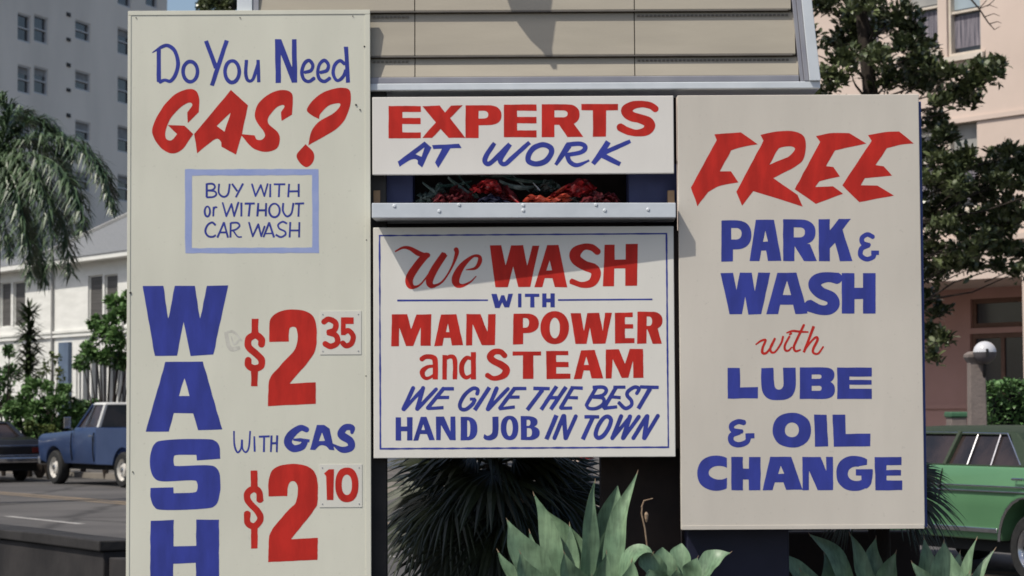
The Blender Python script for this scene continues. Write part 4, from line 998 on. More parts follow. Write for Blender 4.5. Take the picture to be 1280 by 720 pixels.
def sedan(label, loc, rz, paint_, roofm, rimm, s=1.0, group=None):
    c = thing('sedan', label, 'car', loc, rz, local=True); c.scale = (s, s, s)
    hw = .90
    prof = [(4.42,.42),(4.46,.66),(4.36,.86),(3.1,.98),(2.95,1.03),(-.12,1.03),(-1.16,.95),(-1.26,.82),(-1.24,.55),(-1.18,.42),(-.44,.36)] + arch(0,.40,.36)[::-1][1:-1] + [(.42,.36),(2.63,.36)] + arch(3.05,.40,.36)[::-1][1:-1] + [(3.47,.36)]
    b = MB(); ysd = panel_loft(b, prof, hw, .07); b.build('body', paint_, c, .02, .7)
    b = MB(); frustum(b, (-.02,2.85,.79), (.50,2.25,.625), 1.03, 1.345); b.build('window', M_glass, c)
    b = MB(); b.loft([[(x0,-y,z),(x1,-y,z),(x1,y,z),(x0,y,z)] for x0,x1,y,z in ((.40,2.31,.665,1.318),(.46,2.29,.655,1.345),(.72,2.18,.57,1.378),(1.05,1.95,.36,1.394))]); b.build('roof', roofm, c, smooth=.8)
    for sg in (1, -1):
        MB().loft([[(-.14,sg*.82,1.02),(.16,sg*.82,1.02),(.16,sg*.70,1.02),(-.14,sg*.70,1.02)],[(.41,sg*.660,1.335),(.53,sg*.660,1.335),(.53,sg*.56,1.335),(.41,sg*.56,1.335)]]).build('rear_pillar', roofm, c, .008)
        MB().tube([(2.88,sg*.80,1.02),(2.27,sg*.64,1.345)], .03, 6).build('front_pillar', roofm, c)
        for x0, x1, r_ in ((1.32,1.28,.030),(.62,.66,.010),(.98,1.00,.009),(2.3,2.0,.010)):
            MB().tube([(x0,sg*.805,1.03),(x1,sg*.645,1.34)], r_, 6).build('window_divider', M_chrome if r_ < .02 else roofm, c)
        MB().tube([(.18,sg*.80,1.045),(.55,sg*.655,1.325),(2.23,sg*.648,1.335),(2.8,sg*.80,1.045)], .011, 6).build('window_frame', M_chrome, c)
        MB().box((-.2,sg*.80-.02,1.022),(2.92,sg*.80+.02,1.042)).build('belt_trim', roofm, c, .004)
        for zz, hh in ((.845,.016),(.80,.014)):
            MB().box((-1.1,sg*.893-.012,zz),(4.2,sg*.893+.012,zz+hh)).build('side_trim', M_chrome, c, .003)
        MB().box((.44,sg*.865-.015,.43),(2.61,sg*.865+.022,.475)).build('rocker_trim', M_chrome, c, .006)
        for x in (1.30, 2.55):
            g_ = MB(); gap_line(g_, x, .009, .48, 1.0, ysd, sg); g_.build('door_gap', M_blk, c)
        for x in (.02, 1.38):
            MB().tube([(x,sg*.86,.925),(x,sg*.905,.925),(x+.15,sg*.905,.925),(x+.15,sg*.86,.925)], .012, 6).build('door_handle', M_chrome, c)
        MB().tube([p_ for p_ in [(x, sg*.885, z) for x, z in arch(0,.405,.36)]], .014, 6).build('arch_trim', M_chrome, c)
        MB().box((-1.275,sg*.72-.14,.66),(-1.235,sg*.72+.14,.78)).build('tail_light', M_tail, c, .01)
    MB().box((-1.36,-.88,.44),(-1.22,.88,.57)).build('rear_bumper', M_chrome, c, .03)
    for z_ in (.585, .80): MB().box((-1.275,-.86,z_),(-1.235,.86,z_+.035)).build('trunk_trim', M_chrome, c, .004)
    MB().box((4.4,-.88,.42),(4.55,.88,.55)).build('front_bumper', M_chrome, c, .03)
    MB().box((-1.1,-.75,.25),(4.3,.75,.42)).build('chassis', M_blk, c)
    for x in (0, 3.05):
        for sg in (1, -1): wheel(c, x, sg*.76, .31, .19, rimm, sg)
    return c
gu = Vector((-.42, .907, 0)).normalized(); gl = Vector((-gu.y, gu.x, 0))
w0 = Vector((642/2887*20.55, 20.55, 0)) - gl*.86
sedan('light green sedan with a dark green roof and chrome strips, behind the free sign', (w0.x, w0.y, 0), math.atan2(gu.y, gu.x), M_green, M_dgreen, M_chrome)
w1 = sp(3.0, -.42)
sedan('black sedan just ahead of the blue pickup', (w1.x, w1.y, 0), math.atan2(SD.y, SD.x), M_black, M_black, M_chrome, 1.0)

pt_ = thing('planter', 'dark planter added behind the agaves under the free sign, hiding the street', 'planter', (at(1065, 700, 12.9).x, 12.9, 0))
a, b_ = at(980, 700, 12.9), at(1150, 664, 12.9)
MB().box((a.x, 12.9, 0), (b_.x, 13.05, b_.z)).build('planter_wall', M_brown, pt_, .01)  # added dark wall, fills the black gaps between the agave leaves
MB().box((a.x, 13.05, 0), (b_.x, 13.6, b_.z-.06)).build('soil', M_soil, pt_)
# ------------------------------------------------------------------ buildings
class Facade:
    """vertical wall plane: u metres along e from P0, z up, d outward along the normal"""
    def __init__(s, P0, e, flip=1):
        s.P = Vector((P0[0], P0[1], 0)); s.e = Vector((e[0], e[1], 0)).normalized(); s.n = Vector((-s.e.y, s.e.x, 0))
        if s.n.dot(-s.P) < 0: s.n = -s.n
    def w(s, u, z, d=0): p = s.P + s.e*u + s.n*d; return Vector((p.x, p.y, z))
    def hit(s, px, py):
        o = Vector((0, 0, CAMZ)); r = at(px, py, 10) - o
        k = (s.P - o).dot(s.n) / r.dot(s.n); q = o + r*k
        return (q - s.P).dot(s.e), q.z
    def rect(s, x0, y0, x1, y1):
        a = s.hit(x0, (y0+y1)/2)[0]; b = s.hit(x1, (y0+y1)/2)[0]; m = (x0+x1)/2
        return min(a, b), s.hit(m, y1)[1], max(a, b), s.hit(m, y0)[1]
    def box(s, mb, u0, u1, z0, z1, d0, d1):
        vs = [s.w(u, z, d) for z in (z0, z1) for u, d in ((u0,d0),(u1,d0),(u1,d1),(u0,d1))]
        return mb.add(vs, [(0,3,2,1),(4,5,6,7),(0,1,5,4),(1,2,6,5),(2,3,7,6),(3,0,4,7)])
    def wall(s, mb, u0, u1, z0, z1, holes, dep=.2):
        us = sorted({u0, u1, *[h[0] for h in holes], *[h[2] for h in holes]}); zs = sorted({z0, z1, *[h[1] for h in holes], *[h[3] for h in holes]})
        us = [u for u in us if u0 <= u <= u1]; zs = [z for z in zs if z0 <= z <= z1]
        for a, b in zip(us, us[1:]):
            for c, d in zip(zs, zs[1:]):
                m, k = (a+b)/2, (c+d)/2
                if any(h[0] < m < h[2] and h[1] < k < h[3] for h in holes): continue
                mb.add([s.w(a,c), s.w(b,c), s.w(b,d), s.w(a,d)], [(0,1,2,3)])
        for h in holes:
            q = [(h[0],h[1]),(h[2],h[1]),(h[2],h[3]),(h[0],h[3])]
            for i in range(4):
                a, b = q[i], q[(i+1) % 4]
                mb.add([s.w(*a), s.w(*b), s.w(*b, -dep), s.w(*a, -dep)], [(0,1,2,3)])
        return mb
    def window(s, root, r, frame_m, pane_m, fw=.05, dep=.16, rails=(), mull=(), extra=None):
        """frame with sash rails; panes and blinds are sub-parts"""
        u0, z0, u1, z1 = r; f = MB()
        s.box(f, u0, u1, z0, z0+fw, -dep, -.06); s.box(f, u0, u1, z1-fw, z1, -dep, -.06)
        s.box(f, u0, u0+fw, z0+fw, z1-fw, -dep, -.06); s.box(f, u1-fw, u1, z0+fw, z1-fw, -dep, -.06)
        for t in rails: z = z0+(z1-z0)*t; s.box(f, u0+fw, u1-fw, z-fw*.4, z+fw*.4, -dep, -.08)
        for t in mull: u = u0+(u1-u0)*t; s.box(f, u-fw*.5, u+fw*.5, z0+fw, z1-fw, -dep, -.07)
        o = f.build('window', frame_m, root)
        p = MB().add([s.w(u0,z0,-dep+.02), s.w(u1,z0,-dep+.02), s.w(u1,z1,-dep+.02), s.w(u0,z1,-dep+.02)], [(0,1,2,3)]).build('pane', pane_m, root); p.parent = o
        if extra:
            for nm, m, t0, t1 in extra:
                q = MB(); s.box(q, u0+fw, u1-fw, z0+(z1-z0)*t0, z0+(z1-z0)*t1, -dep+.022, -dep+.03); b = q.build(nm, m, root); b.parent = o
        return o
M_apt = mat('apartment_plaster', (.84, .765, .67), (.72, .66, .58), .3, .9, .1, 3, detail=8, stretch=(1,1,.4))
M_aptwin = mat('apartment_frame', (.55, .55, .55), None, rough=.6)
M_pane = mat('window_glass', (.018, .02, .026), (.04, .042, .05), .6, .12, spec=.6)
M_shade = mat('window_blind', (.30, .30, .29), (.22, .22, .22), 2, .8)
M_cream = mat('cream_stucco', (.58, .475, .415), (.52, .425, .37), .7, .9, .15, 40, detail=8)
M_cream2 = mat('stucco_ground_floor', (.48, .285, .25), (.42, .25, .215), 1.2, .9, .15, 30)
M_wframe = mat('cream_window_frame', (.58, .52, .45), (.5, .45, .38), 4, .6)
M_brframe = mat('brown_frame', (.16, .085, .06), (.12, .065, .045), 6, .6)
M_white_h = mat('white_clapboard', (.70, .70, .67), (.62, .62, .59), 1.5, .8, .1, 20, stretch=(1,1,4))
M_louv = mat('window_screen', (.055, .052, .05), (.10, .095, .09), 3, .6, stretch=(.2,.2,14), sharp=(.45,.55))
M_shing = mat('roof_shingle', (.14, .15, .16), (.20, .205, .215), 18, .9, .4, 50, stretch=(1,1,3))
M_bluegrey = mat('blue_grey_paint', (.10, .14, .20), (.08, .11, .17), 3, .7)
M_curt = mat('curtain', (.24, .22, .25), (.06, .06, .08), 7, .9, stretch=(9,9,.2), sharp=(.42,.58))

# grey apartment tower, far left
F = Facade((-22.3, 148.8), (-.3, -.954))
ap = thing('apartment_building', 'tall grey apartment block with rows of sash windows, behind the palm', 'building', (-22.3, 148.8, 0))
holes = []; WN = []
def add(x0, y0, x1, y1, blind): r = F.rect(x0, y0, x1, y1); holes.append(r); WN.append((r, blind))
for k in range(-2, 8):
    add(22, 19+64.5*k-1.5, 38.5, 53+64.5*k-.5, (k*7) % 3); add(42.5, 20+64.2*k, 60, 54+64.2*k, (k*5) % 4)
    add(94, 27+62.3*k, 113, 51+62.3*k, (k*3) % 4)
    if k > -2: add(147, 36+61*k, 164, 69+61*k, (k*5+1) % 3)
    add(-40, 12+67*k, -18, 44+67*k, 1)
    if k > -2: add(182, 40+59*k, 197, 68+59*k, 2)
b = MB(); F.wall(b, 0, 34, 0, 46, holes, .25)
b.add([F.w(0,0), F.w(0,46), F.w(0,46,-14), F.w(0,0,-14)], [(0,1,2,3)]); b.add([F.w(34,0), F.w(34,46), F.w(34,46,-14), F.w(34,0,-14)], [(0,1,2,3)])
b.add([F.w(0,46), F.w(34,46), F.w(34,46,-14), F.w(0,46,-14)], [(0,1,2,3)]); b.add([F.w(0,0,-14), F.w(34,0,-14), F.w(34,46,-14), F.w(0,46,-14)], [(0,1,2,3)])
b.build('wall', M_apt, ap)
for r, bl_ in WN:
    F.window(ap, r, M_aptwin, M_pane, .09, .22, (.5,), (), [('blind', M_shade, .97-.16*(bl_+.6), .96)] if bl_ else None)
for k in range(-1, 8):
    r = F.rect(83, 16+31.5*k*2, 87.5, 20.5+31.5*k*2); q = MB(); F.box(q, r[0], r[2], r[1], r[3], .001, .06); q.build('vent', M_dark, ap)
for k in range(0, 7):
    r = F.rect(83, 47.5+63*k, 87.5, 51.5+63*k); q = MB(); F.box(q, r[0], r[2], r[1], r[3], .001, .06); q.build('vent', M_dark, ap)

# white two-storey house
F = Facade((-10.3, 62), (-.58, .81))
ho = thing('white_house', 'white two-storey house with grey shingle roof and dark screened windows', 'house', (-10.3, 62, 0))
wins = [F.rect(110, 344, 128, 404), F.rect(130.5, 343, 147, 403), F.rect(0, 353, 13.5, 409), F.rect(16.5, 352, 31.5, 408)]
low = F.rect(95, 441, 158, 520)
uE = F.hit(0, 400)[0] + 7; zE = F.hit(130, 326)[1]
b = MB(); F.wall(b, -3.5, uE, 0, zE, wins + [low], .15)
for u in (-3.5, uE): b.add([F.w(u,0), F.w(u,zE), F.w(u,zE,-8), F.w(u,0,-8)], [(0,1,2,3)])
b.add([F.w(-3.5,0,-8), F.w(uE,0,-8), F.w(uE,zE,-8), F.w(-3.5,zE,-8)], [(0,1,2,3)])
b.build('wall', M_white_h, ho)
for r in wins: F.window(ho, r, M_white_h, M_louv, .035, .10)
o = F.window(ho, low, M_white_h, M_pane, .08, .14)
for px in (104, 114.5, 125, 136, 147.5):
    u = F.hit(px, 470)[0]; q = MB(); F.box(q, u-.05, u+.05, low[1]+.09, low[3]-.09, -.10, .035); q.build('window_bar', M_white_h, ho).parent = o
for y0, y1 in ((410.5, 413.5), (416, 419)):
    z1, z0 = F.hit(120, y0)[1], F.hit(120, y1)[1]; q = MB(); F.box(q, -3.5, uE, z0, z1, .003, .07); q.build('belt_moulding', M_white_h, ho)
r = F.rect(77.5, 428, 90, 520); q = MB(); F.box(q, r[0], r[2], 0, r[3], .004, .12); q.build('pilaster', M_bluegrey, ho)
u = F.hit(67.5, 400)[0]; MB().tube([F.w(u, 0, .06), F.w(u, zE, .06)], .04, 8).build('downpipe', M_shade, ho)
q = MB(); F.box(q, -3.8, uE+.3, zE, zE+.14, -.2, .45); q.build('eave', M_white_h, ho)
uh = F.hit(52, 330)[0]; rz_ = zE+.14
q = MB()
q.loft([[F.w(-3.8, rz_, .48), F.w(uh, rz_, .48), F.w(uh-3.4, rz_+2.3, -3.4), F.w(-3.8, rz_+2.3, -3.4)], [F.w(-3.8, rz_, -8), F.w(uh, rz_, -8), F.w(uh-3.4, rz_+2.2, -4), F.w(-3.8, rz_+2.2, -4)]])
q.build('roof', M_shing, ho)
q = MB(); q.tube([F.w(uh, rz_+.03, .48), F.w(uh-3.4, rz_+2.33, -3.4), F.w(-3.8, rz_+2.33, -3.4)], .07, 6); q.build('roof_ridge', M_shade, ho)
q = MB(); q.loft([[F.w(uh+.1, rz_, .46), F.w(uE+.3, rz_, .46), F.w(uE+.3, rz_+1.0, -4), F.w(uh+.1, rz_+1.0, -4)], [F.w(uh+.1, rz_, -8), F.w(uE+.3, rz_, -8), F.w(uE+.3, rz_+.9, -5), F.w(uh+.1, rz_+.9, -5)]]); q.build('roof', M_shing, ho)

# cream building on the right, ground floor set back in shade
F = Facade((9.2, 45), (-.6, .8))
cr = thing('cream_building', 'sunlit cream stucco building with sash windows and a shaded ground floor', 'building', (9.2, 45, 0))
zs = F.hit(1250, 347)[1]
wl = [F.rect(1183, -38, 1225.5, 68), F.rect(1128, -40, 1172, 66), F.rect(1183, 150, 1222, 262), F.rect(1130, 152, 1170, 260), F.rect(1060, -42, 1098, 64), F.rect(1245, 253, 1272, 292)]
b = MB(); F.wall(b, -9, 13, zs, 15, wl, .22)
for u in (-9, 13): b.add([F.w(u,zs), F.w(u,15), F.w(u,15,-10), F.w(u,zs,-10)], [(0,1,2,3)])
b.add([F.w(-9,zs), F.w(13,zs), F.w(13,zs,-10), F.w(-9,zs,-10)], [(0,1,2,3)]); b.add([F.w(-9,15), F.w(13,15), F.w(13,15,-10), F.w(-9,15,-10)], [(0,1,2,3)])
b.build('wall', M_cream, cr)
M_sash = mat('sash_sky_reflection_glass', (.30, .36, .40), (.22, .27, .31), 1.5, .08, spec=.8)
for r in wl[:5]:
    F.window(cr, r, M_wframe, M_pane, .06, .2, (.52,), (), [('curtain', M_curt, .10, .48), ('blind', M_shade if r is not wl[0] else M_sash, .56, .96)])  # first window: its blind is a pale sheet, sky reflection painted in
    q = MB(); F.box(q, r[0]-.12, r[2]+.12, r[1]-.12, r[1]-.02, -.1, .10); q.build('sill', M_wframe, cr)
r = wl[5]; q = MB().add([F.w(r[0],r[1],-.2), F.w(r[2],r[1],-.2), F.w(r[2],r[3],-.2), F.w(r[0],r[3],-.2)], [(0,1,2,3)]); q.build('pane', M_pane, cr)
z1, z0 = F.hit(1250, 141)[1], F.hit(1250, 147)[1]; q = MB(); F.box(q, -9, 13, z0, z1, .003, .05); q.build('string_course', M_cream, cr)
z1, z0 = F.hit(1250, 294)[1], F.hit(1250, 301)[1]; q = MB(); F.box(q, -9, 13, z0, z1, .003, .12); q.build('string_course', M_cream, cr)
G = Facade(tuple(F.w(0, 0, -2.6))[:2], (-.6, .8))
gd = [G.rect(1213, 372, 1290, 409), G.rect(1213, 416, 1290, 520)]
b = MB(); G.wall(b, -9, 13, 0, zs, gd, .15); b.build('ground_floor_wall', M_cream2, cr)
G.window(cr, gd[0], M_brframe, M_pane, .10, .12); G.window(cr, gd[1], M_brframe, M_pane, .10, .12, (), (.5,))
z1, z0 = G.hit(1180, 505)[1], G.hit(1180, 511)[1]; q = MB(); G.box(q, -9, 13, z0, z1, .002, .06); q.build('ground_floor_rail', M_cream2, cr)
for px in (1290, 1010):
    u = F.hit(px, 430)[0]; q = MB(); F.box(q, u-.22, u+.22, 0, zs, -.42, -.002); q.build('column', M_cream, cr)

# ------------------------------------------------------------------ foliage
M_mag = leafmat('magnolia_leaf', (.050, .066, .030), (.105, .125, .055), .30, .5, 1.5, sss=.12)
M_shr = leafmat('shrub_leaf', (.075, .15, .045), (.12, .21, .07), .5, .3, 2, sss=.2)
M_hed = leafmat('hedge_leaf', (.05, .11, .035), (.08, .15, .05), .45, .35, 2)
M_ylw = leafmat('yellow_green_leaf', (.10, .12, .03), (.06, .10, .03), .5, .3, 2, sss=.2)
M_palm = leafmat('palm_leaf', (.048, .086, .042), (.082, .124, .06), .38, .5, 2, sss=.15)
M_yuc = leafmat('dracaena_leaf', (.03, .05, .022), (.05, .07, .03), .5, .3, 2)
M_bark = mat('bark', (.045, .034, .027), (.022, .017, .014), 10, .95, .6, 30, stretch=(1,1,.3))
M_branch = mat('twig_bark', (.06, .045, .035), (.04, .03, .025), 10, .9)

def leaves(mb, pts, L, rnd, out=None, up=.3, wr=.42, spread=.8):
    """folded leaf at each point, pointing mostly outward from `out`"""
    for p in pts:
        p = Vector(p); o = (p - Vector(out)).normalized() if out is not None else Vector((0,0,0))
        d = (o*spread + Vector((rnd.gauss(0,.6), rnd.gauss(0,.6), rnd.gauss(up,.5)))).normalized()
        nrm = Vector((rnd.gauss(0,.5), rnd.gauss(0,.5), 1)); s = d.cross(nrm).normalized(); nn = s.cross(d)
        l = L*rnd.uniform(.7, 1.25); w = l*wr*.5
        a, m, q, t = p, p + d*l*.36, p + d*l*.74 - nn*l*.03, p + d*l - nn*l*.12
        mb.add([a, m - s*w + nn*w*.3, q - s*w*.8 + nn*w*.25, t, q + s*w*.8 + nn*w*.25, m + s*w + nn*w*.3], [(0,1,5),(1,2,4,5),(2,3,4)])

def ball(c, r, n, rnd, shell=.55, sq=(1,1,1)):
    q = []
    for _ in range(n):
        v = Vector((rnd.gauss(0,1), rnd.gauss(0,1), rnd.gauss(0,1))).normalized() * r * (shell + (1-shell)*rnd.random())
        q.append(Vector(c) + Vector((v.x*sq[0], v.y*sq[1], v.z*sq[2])))
    return q

# magnolia in front of the cream building
YT = 33.0
mg = thing('magnolia_tree', 'dark glossy-leaved magnolia tree in front of the cream building', 'tree', (at(1092, 600, YT).x, YT, 0))
rnd = random.Random(12)
spec = [(1030,10,24),(1052,-8,30),(1064,22,26),(1048,52,24),(1085,8,30),(1078,44,26),(1106,30,28),(1128,18,22),(1140,38,24),(1120,58,26),(1098,74,26),(1060,80,24),(1040,98,22),(1150,62,22),(1138,84,24),(1160,84,20),(1108,102,26),(1150,108,24),(1172,100,22),(1190,92,15),(1200,112,20),(1222,104,18),(1238,92,16),(1246,80,12),(1226,84,12),(1180,128,18),(1212,126,14),
 (1168,150,24),(1160,185,28),(1186,172,20),(1180,205,28),(1160,228,28),(1206,196,18),(1204,230,26),(1190,254,26),(1164,268,28),(1230,216,20),(1228,248,24),(1250,198,14),(1262,190,14),(1276,196,16),(1256,226,20),(1278,230,20),(1214,278,26),(1240,274,24),(1262,256,18),(1184,290,26),(1166,308,26),(1208,308,26),(1236,306,24),(1258,312,22),(1276,318,18),(1190,330,22),(1216,334,18),(1244,336,14),(1268,342,12),(1222,240,22),(1246,212,18),(1268,214,20),(1250,290,24),(1275,270,22),(1222,300,22),(1200,210,22),(1178,236,22),(1164,345,22),(1160,376,20),(1172,392,14),(1164,416,18),(1176,424,10),(1162,446,14),
 (1290,205,22),(1300,240,24),(1295,325,20),
 (1100,150,40),(1060,150,36),(1020,130,36),(1120,210,44),(1070,220,44),(1010,210,40),(1120,290,44),(1060,300,44),(1125,370,36),(1000,60,34),(990,0,34),(1090,-50,46),(1040,-70,46),(1140,-40,32),(1000,-90,44),(1090,-120,44)]
trunk_top = at(1092, 150, YT)
t = MB(); t.tube([(mg.location.x, YT, 0), (mg.location.x+.06, YT+.05, 1.2), (mg.location.x-.05, YT, 3.0), trunk_top, at(1075, 0, YT), at(1070,-90,YT)], [.20,.17,.15,.12,.08,.04], 12)
t.build('trunk', M_bark, mg, smooth=1)
cr_ = MB(); br = MB(); lm = MB()
for px, py, r in spec:
    y = YT + rnd.uniform(-.9, .9) - (.3 if px > 1180 else 0); c = at(px, py, y); rad = r/87.0
    s0 = Vector((mg.location.x, YT, max(1.6, c.z - 1.2 - .25*abs(c.x-mg.location.x))))
    s0.z = max(1.8, c.z - .45 - .12*abs(c.x-mg.location.x)*rnd.uniform(.2,1.6))
    L_ = c - s0; q1, q2 = s0 + L_*.35 + Vector((rnd.uniform(-.12,.12), rnd.uniform(-.15,.15), rnd.uniform(-.1,.12))), s0 + L_*.7 + Vector((rnd.uniform(-.1,.1), rnd.uniform(-.1,.1), rnd.uniform(-.12,.1)))
    if rnd.random() < .5: br.tube([s0, q1, q2, c], [.026, .018, .011, .006], 6)
    else: br.tube([q2, c], [.010, .006], 5)
    n_ = max(4, int(10*rad/.28))
    for k in range(n_):
        w_ = Vector(ball(c, rad*.85, 1, rnd, .2, (1.1,1.2,.8))[0])
        br.tube([c, (c+w_)/2 + Vector((0,0,.02)), w_], [.010,.007,.004], 4, cap=False)
        leaves(lm, ball(w_, .12, 26, rnd, .2, (1,1,.8)), .125, rnd, w_ - Vector((0,0,.08)), up=.15, wr=.46)
br.build('limbs', M_bark, mg); lm.build('crown', M_mag, mg)
tw = MB(); Q = lambda x, y: at(x, y, 31.5)
tw.tube([Q(1195,-40), Q(1212,-3), Q(1224,11), Q(1235,28), Q(1243,37), Q(1250,33)], [.022,.014,.012,.010,.007,.004], 6)
for a_ in (((1224,11),(1236,6),(1247,10)), ((1224,11),(1232,2),(1240,-12)), ((1231,21),(1242,17),(1250,20)), ((1236,30),(1247,27),(1252,29)), ((1234,8),(1242,1),(1248,-10))): tw.tube([Q(*p) for p in a_], [.008,.006,.003], 5)
tw.build('bare_twig', M_branch, mg)

# clipped hedge, lamp pillar, green box
hd = thing('hedge', 'clipped green hedge in front of the shaded ground floor', 'hedge', (at(1290, 600, 31).x, 31, 0))
rnd = random.Random(4); a, b_ = at(1226, 560, 31), at(1420, 481, 31); p_ = []
for _ in range(9500):
    f = rnd.random(); x, y, z = rnd.uniform(a.x, b_.x), rnd.uniform(30.6, 31.6), rnd.uniform(.1, b_.z)
    if f < .5: y = 30.6 + rnd.random()**2*.15
    elif f < .75: z = b_.z - rnd.random()**2*.12
    elif f < .85: x = a.x + rnd.random()**2*.12
    bump = .05*math.sin(3.1*x)+.05*math.sin(5.3*z+x); p_.append((x, y+bump, z+.04*math.sin(4*x)))
m = MB(); leaves(m, p_, .075, rnd, None, .2, .55); m.build('foliage', M_hed, hd)
MB().box((a.x+.15, 30.8, 0), (b_.x-.1, 31.5, b_.z-.12)).build('branch_core', M_blk, hd, .08)
YL = 28.0; c = at(1221, 500, YL)
M_stone = mat('pillar_stone', (.20, .165, .15), (.15, .125, .115), 5, .9, .3, 30)
M_globe = mat('lamp_globe', (.58, .58, .60), (.50, .50, .53), 3, .12, spec=.6)
M_globeshade = mat('globe_shade_grey', (.10,.09,.095), (.08,.07,.075), 5, .4)  # grey paints the shaded lower half of the white globe
lp = thing('lamp_pillar', 'grey stone pillar with a white globe lamp, beside the hedge', 'lamp pillar', (c.x, YL, 0))
zt_, zc = at(1221, 452, YL).z, at(1221, 441, YL).z; w_ = 10/103
MB().loft([[(c.x-k, YL-k, z), (c.x+k, YL-k, z), (c.x+k, YL+k, z), (c.x-k, YL+k, z)] for k, z in ((w_*1.25, 0), (w_*1.08, .9), (w_*.98, zt_))]).build('shaft', M_stone, lp, .012)
MB().loft([[(c.x-k, YL-k, z), (c.x+k, YL-k, z), (c.x+k, YL+k, z), (c.x-k, YL+k, z)] for k, z in ((w_*.95, zt_-.02), (w_*1.35, zt_+.05), (w_*1.35, zc-.02), (w_*.9, zc+.015))]).build('cap', M_stone, lp, .008)
gc = at(1231, 441, YL-.15); rg = 14.5/103
prof = [(rg*math.cos(R(k)), rg*math.sin(R(k))) for k in range(3, 91, 6)]
MB().lathe([(0,.002)]+prof, 28, Matrix.Translation(gc)).build('globe', M_globe, lp, smooth=1)
MB().lathe([(.015,-rg*.98)]+[(rg*.99*math.cos(R(k)), rg*.99*math.sin(R(k))) for k in range(-80, 0, 8)]+[(rg*1.01,-.004),(rg*1.01,.0015)], 28, Matrix.Translation(gc)).build('globe_shaded_half', M_globeshade, lp, smooth=.8)
MB().tube([gc-Vector((0,0,rg*.9)), gc+Vector((0,.03,-rg*1.6)), gc+Vector((.0,.12,-rg*2.6)), (c.x+w_*.6, YL, gc.z-rg*3)], .022, 8).build('bracket', M_dark, lp)
MB().box((gc.x-.014, gc.y-rg*1.04, gc.z-.05), (gc.x+.014, gc.y-rg*.9, gc.z+.045)).build('clasp', M_dark, lp)
gb = thing('newspaper_box', 'low box with a green top behind the lamp pillar', 'box', (at(1198, 560, 29.5).x, 29.5, 0))
M_gbox = mat('green_box_paint', (.05, .13, .07), (.04, .11, .06), 5, .5)
a, b_ = at(1188, 548, 29.4), at(1211, 522, 29.4)
MB().box((a.x+.02, 29.42, 0), (b_.x-.02, 29.8, b_.z)).build('case', M_stone, gb, .01)
MB().box((a.x, 29.4, b_.z), (b_.x, 29.82, b_.z+.075)).build('top', M_gbox, gb, .02)

# drooping feather palm at the far left
YPm = 40.0; pc = at(-8, 205, YPm)
fp = thing('feather_palm', 'tall feather palm with drooping grey-green fronds at the left edge', 'palm', (pc.x-.1, YPm, 0))
MB().tube([(pc.x-.1, YPm, 0), (pc.x-.05, YPm, 2.5), (pc.x, YPm, pc.z)], [.20,.16,.15], 14).build('trunk', M_bark, fp, smooth=1)
rnd = random.Random(21)
def frond(pts_px, y, wid=.5):
    P = [at(px, py, yy) for (px, py), yy in zip(pts_px, y)]; Cc = spline([tuple(p) for p in P], sub=12); m = MB()
    Cc = [Vector(p) for p in Cc]; n = len(Cc)
    m.tube(Cc, [.022*(1-i/n)+.005 for i in range(n)], 5)
    L = 0
    for i in range(3, n-1):
        d = (Cc[i+1]-Cc[i-1]).normalized(); s = d.cross(Vector((0,0,1)));
        if s.length < .1: s = d.cross(Vector((0,1,0)))
        s.normalize()
        for sg in (1, -1):
            for _ in range(5):
                q = Cc[i] + d*rnd.uniform(-.05,.05); l = wid*(.45+.55*math.sin(math.pi*min(1,(i+4)/n)))*rnd.uniform(.75,1.15)
                v = (s*sg*.7 + d*.55 + Vector((rnd.gauss(0,.3), rnd.gauss(0,.3), rnd.uniform(-.35,.3)))).normalized()
                k1 = q + v*l*.45; k2 = q + v*l*.75 + Vector((rnd.gauss(0,.1)*l,0,-l*rnd.uniform(.15,.4))); w_ = rnd.uniform(.011,.022); b2 = v.cross(Vector((0,0,1))).normalized()*w_
                m.add([q-b2*.5, q+b2*.5, k1+b2, k2, k1-b2], [(0,1,2,4),(4,2,3)])
    m.build('frond', M_palm, fp)
for pts, y in ((((-8,205),(40,172),(95,178),(128,215),(142,262)), (40,39.7,39.4,39.2,39.1)), (((-8,205),(10,150),(2,128),(-10,112)), (40,39.9,39.8,39.8)),
    (((-8,205),(30,192),(70,205),(98,248),(104,290)), (40,39.6,39.1,38.8,38.6)), (((-8,205),(20,200),(48,222),(62,268),(68,335)), (40,39.5,39,38.7,38.5)),
    (((-8,205),(16,168),(44,150),(70,164),(92,196)), (40,40.2,40.5,40.7,40.9)), (((-8,205),(5,205),(22,240),(34,300),(40,350)), (40,39.4,38.9,38.7,38.6)),
    (((-8,205),(-30,170),(-70,165),(-110,200)), (40,39.8,39.6,39.5)), (((-8,205),(-25,200),(-50,240),(-60,310)), (40,39.4,39,38.9)), (((-8,205),(25,180),(60,182),(85,220),(90,300)), (40,40.4,40.8,41,41.2)),
    (((-8,205),(-4,215),(4,265),(12,320)), (40,39.3,38.8,38.7)), (((-8,205),(6,165),(20,142),(38,140)), (40,40.3,40.6,40.9)), (((-8,205),(26,210),(58,240),(80,290),(88,345)), (40,39.8,39.5,39.3,39.2)), (((-8,205),(12,215),(30,255),(48,310),(56,355)), (40,40.3,40.6,40.8,40.9))):
    frond(pts, y, .62)

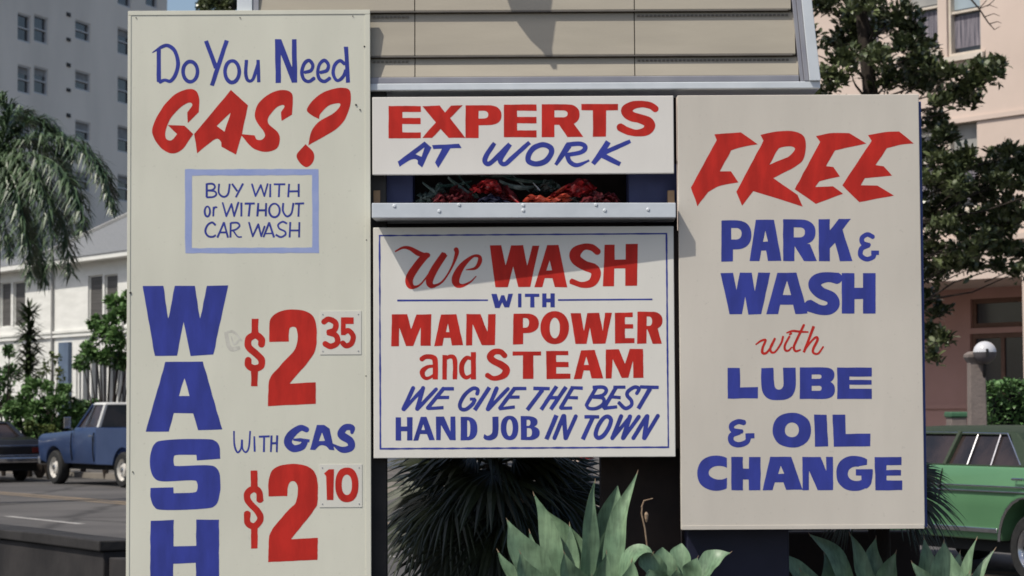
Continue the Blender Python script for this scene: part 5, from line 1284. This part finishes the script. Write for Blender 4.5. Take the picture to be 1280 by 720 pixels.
# spiky dracaena, green shrub tree, low bushes in front of the white house
YD = 56.0; c = at(36, 430, YD)
dr = thing('dracaena', 'spiky dark green dracaena on a bare stem in front of the white house', 'plant', (c.x, YD, 0))
MB().tube([(c.x+.02, YD, 0), (c.x-.03, YD, 1.6), (c.x, YD, c.z+.3)], [.09,.08,.06], 8).build('stem', M_bark, dr, smooth=1)
rnd = random.Random(6); m = MB()
for k in range(420):
    z = rnd.uniform(-.85, .85); q = c + Vector((0,0,z)); az = rnd.uniform(0, 6.28); e = rnd.uniform(-.5, .9); d = Vector((math.cos(az)*math.cos(e), math.sin(az)*math.cos(e), math.sin(e)))
    l = rnd.uniform(.42, .66)*(1-.25*abs(z)); s = d.cross(Vector((0,0,1))).normalized()*.034
    m.add([q-s*.6, q+s*.6, q+d*l*.6+s-Vector((0,0,.03)), q+d*l-Vector((0,0,.12*l)), q+d*l*.6-s-Vector((0,0,.03))], [(0,1,2,4),(4,2,3)])
m.build('crown', M_yuc, dr)
def shrub(name, label, cat, px, pbase, Y, clusters, m_, L, dens, seed, group=None, stem=.05):
    c = at(px, pbase, Y); g = thing(name, label, cat, (c.x, Y, 0), group=group); rnd = random.Random(seed); lm = MB(); st = MB()
    for x, y, r in clusters:
        k = at(x, y, Y + rnd.uniform(-.4,.4)); rad = r*Y/FPX
        st.tube([(c.x, Y, 0), (Vector((c.x,Y,0))+k)/2 + Vector((0,0,.1)), k], [stem, stem*.6, stem*.2], 6)
        for _ in range(max(5, int(r/2))):
            w_ = ball(k, rad*.7, 1, rnd, .2)[0]; leaves(lm, ball(w_, rad*.5, int(dens*1.2), rnd, .3), L*.85, rnd, k, .25, .55)
    st.build('stem', M_bark, g); lm.build('foliage', m_, g); return g
shrub('small_tree', 'small bright green tree in front of the white house', 'tree', 132, 500, 54, [(110,440,14),(124,420,15),(140,405,15),(154,392,14),(150,425,16),(130,448,15),(152,452,14),(104,455,9),(170,400,16),(172,440,18),(140,380,9),(158,376,10),(118,402,8)], M_shr, .16, 34, 1, stem=.035)
shrub('bush', 'low green bush behind the black sedan', 'bush', 50, 545, 55, [(30,500,16),(50,488,16),(70,505,17),(44,520,18),(85,520,15),(20,522,16),(64,530,16),(100,512,9),(36,480,8),(30,545,16),(55,545,15),(80,545,14),(10,540,14),(96,530,12),(60,515,16),(78,490,12),(14,510,12)], M_shr, .15, 36, 2, 'bushes in front of the white house')
shrub('bush', 'dull green bush at the left edge under the palm', 'bush', 5, 520, 57, [(0,480,18),(14,465,14),(-14,500,18),(8,505,16),(12,440,8)], M_hed, .14, 30, 3, 'bushes in front of the white house')
shrub('bush', 'yellowish bush low between the black sedan and the pickup', 'bush', 62, 560, 54, [(52,536,9),(66,540,9),(40,532,8),(76,548,8)], M_ylw, .10, 24, 4, 'bushes in front of the white house')
shrub('bush', 'thin pale shrub against the ground floor of the white house', 'bush', 62, 500, 59, [(58,460,9),(66,448,8),(72,470,9),(50,470,8),(62,484,9)], M_ylw, .11, 14, 5, 'bushes in front of the white house')
shrub('bush', 'dark green bush behind the cab of the blue pickup', 'bush', 104, 540, 55.5, [(95,505,9),(108,508,9),(120,505,8),(100,520,9)], M_hed, .12, 30, 8, 'bushes in front of the white house')
# far tree above the left sign
shrub('far_tree', 'tall dark tree far behind, its top showing above the gas sign', 'tree', 268, 400, 85, [(255,6,12),(270,0,14),(285,6,12),(262,18,14),(280,20,14),(268,36,20),(250,40,16),(290,44,18),(268,70,30),(250,100,30),(290,100,30),(268,140,40),(275,-14,10),(292,-4,8)], M_mag, .24, 40, 6, stem=.16)
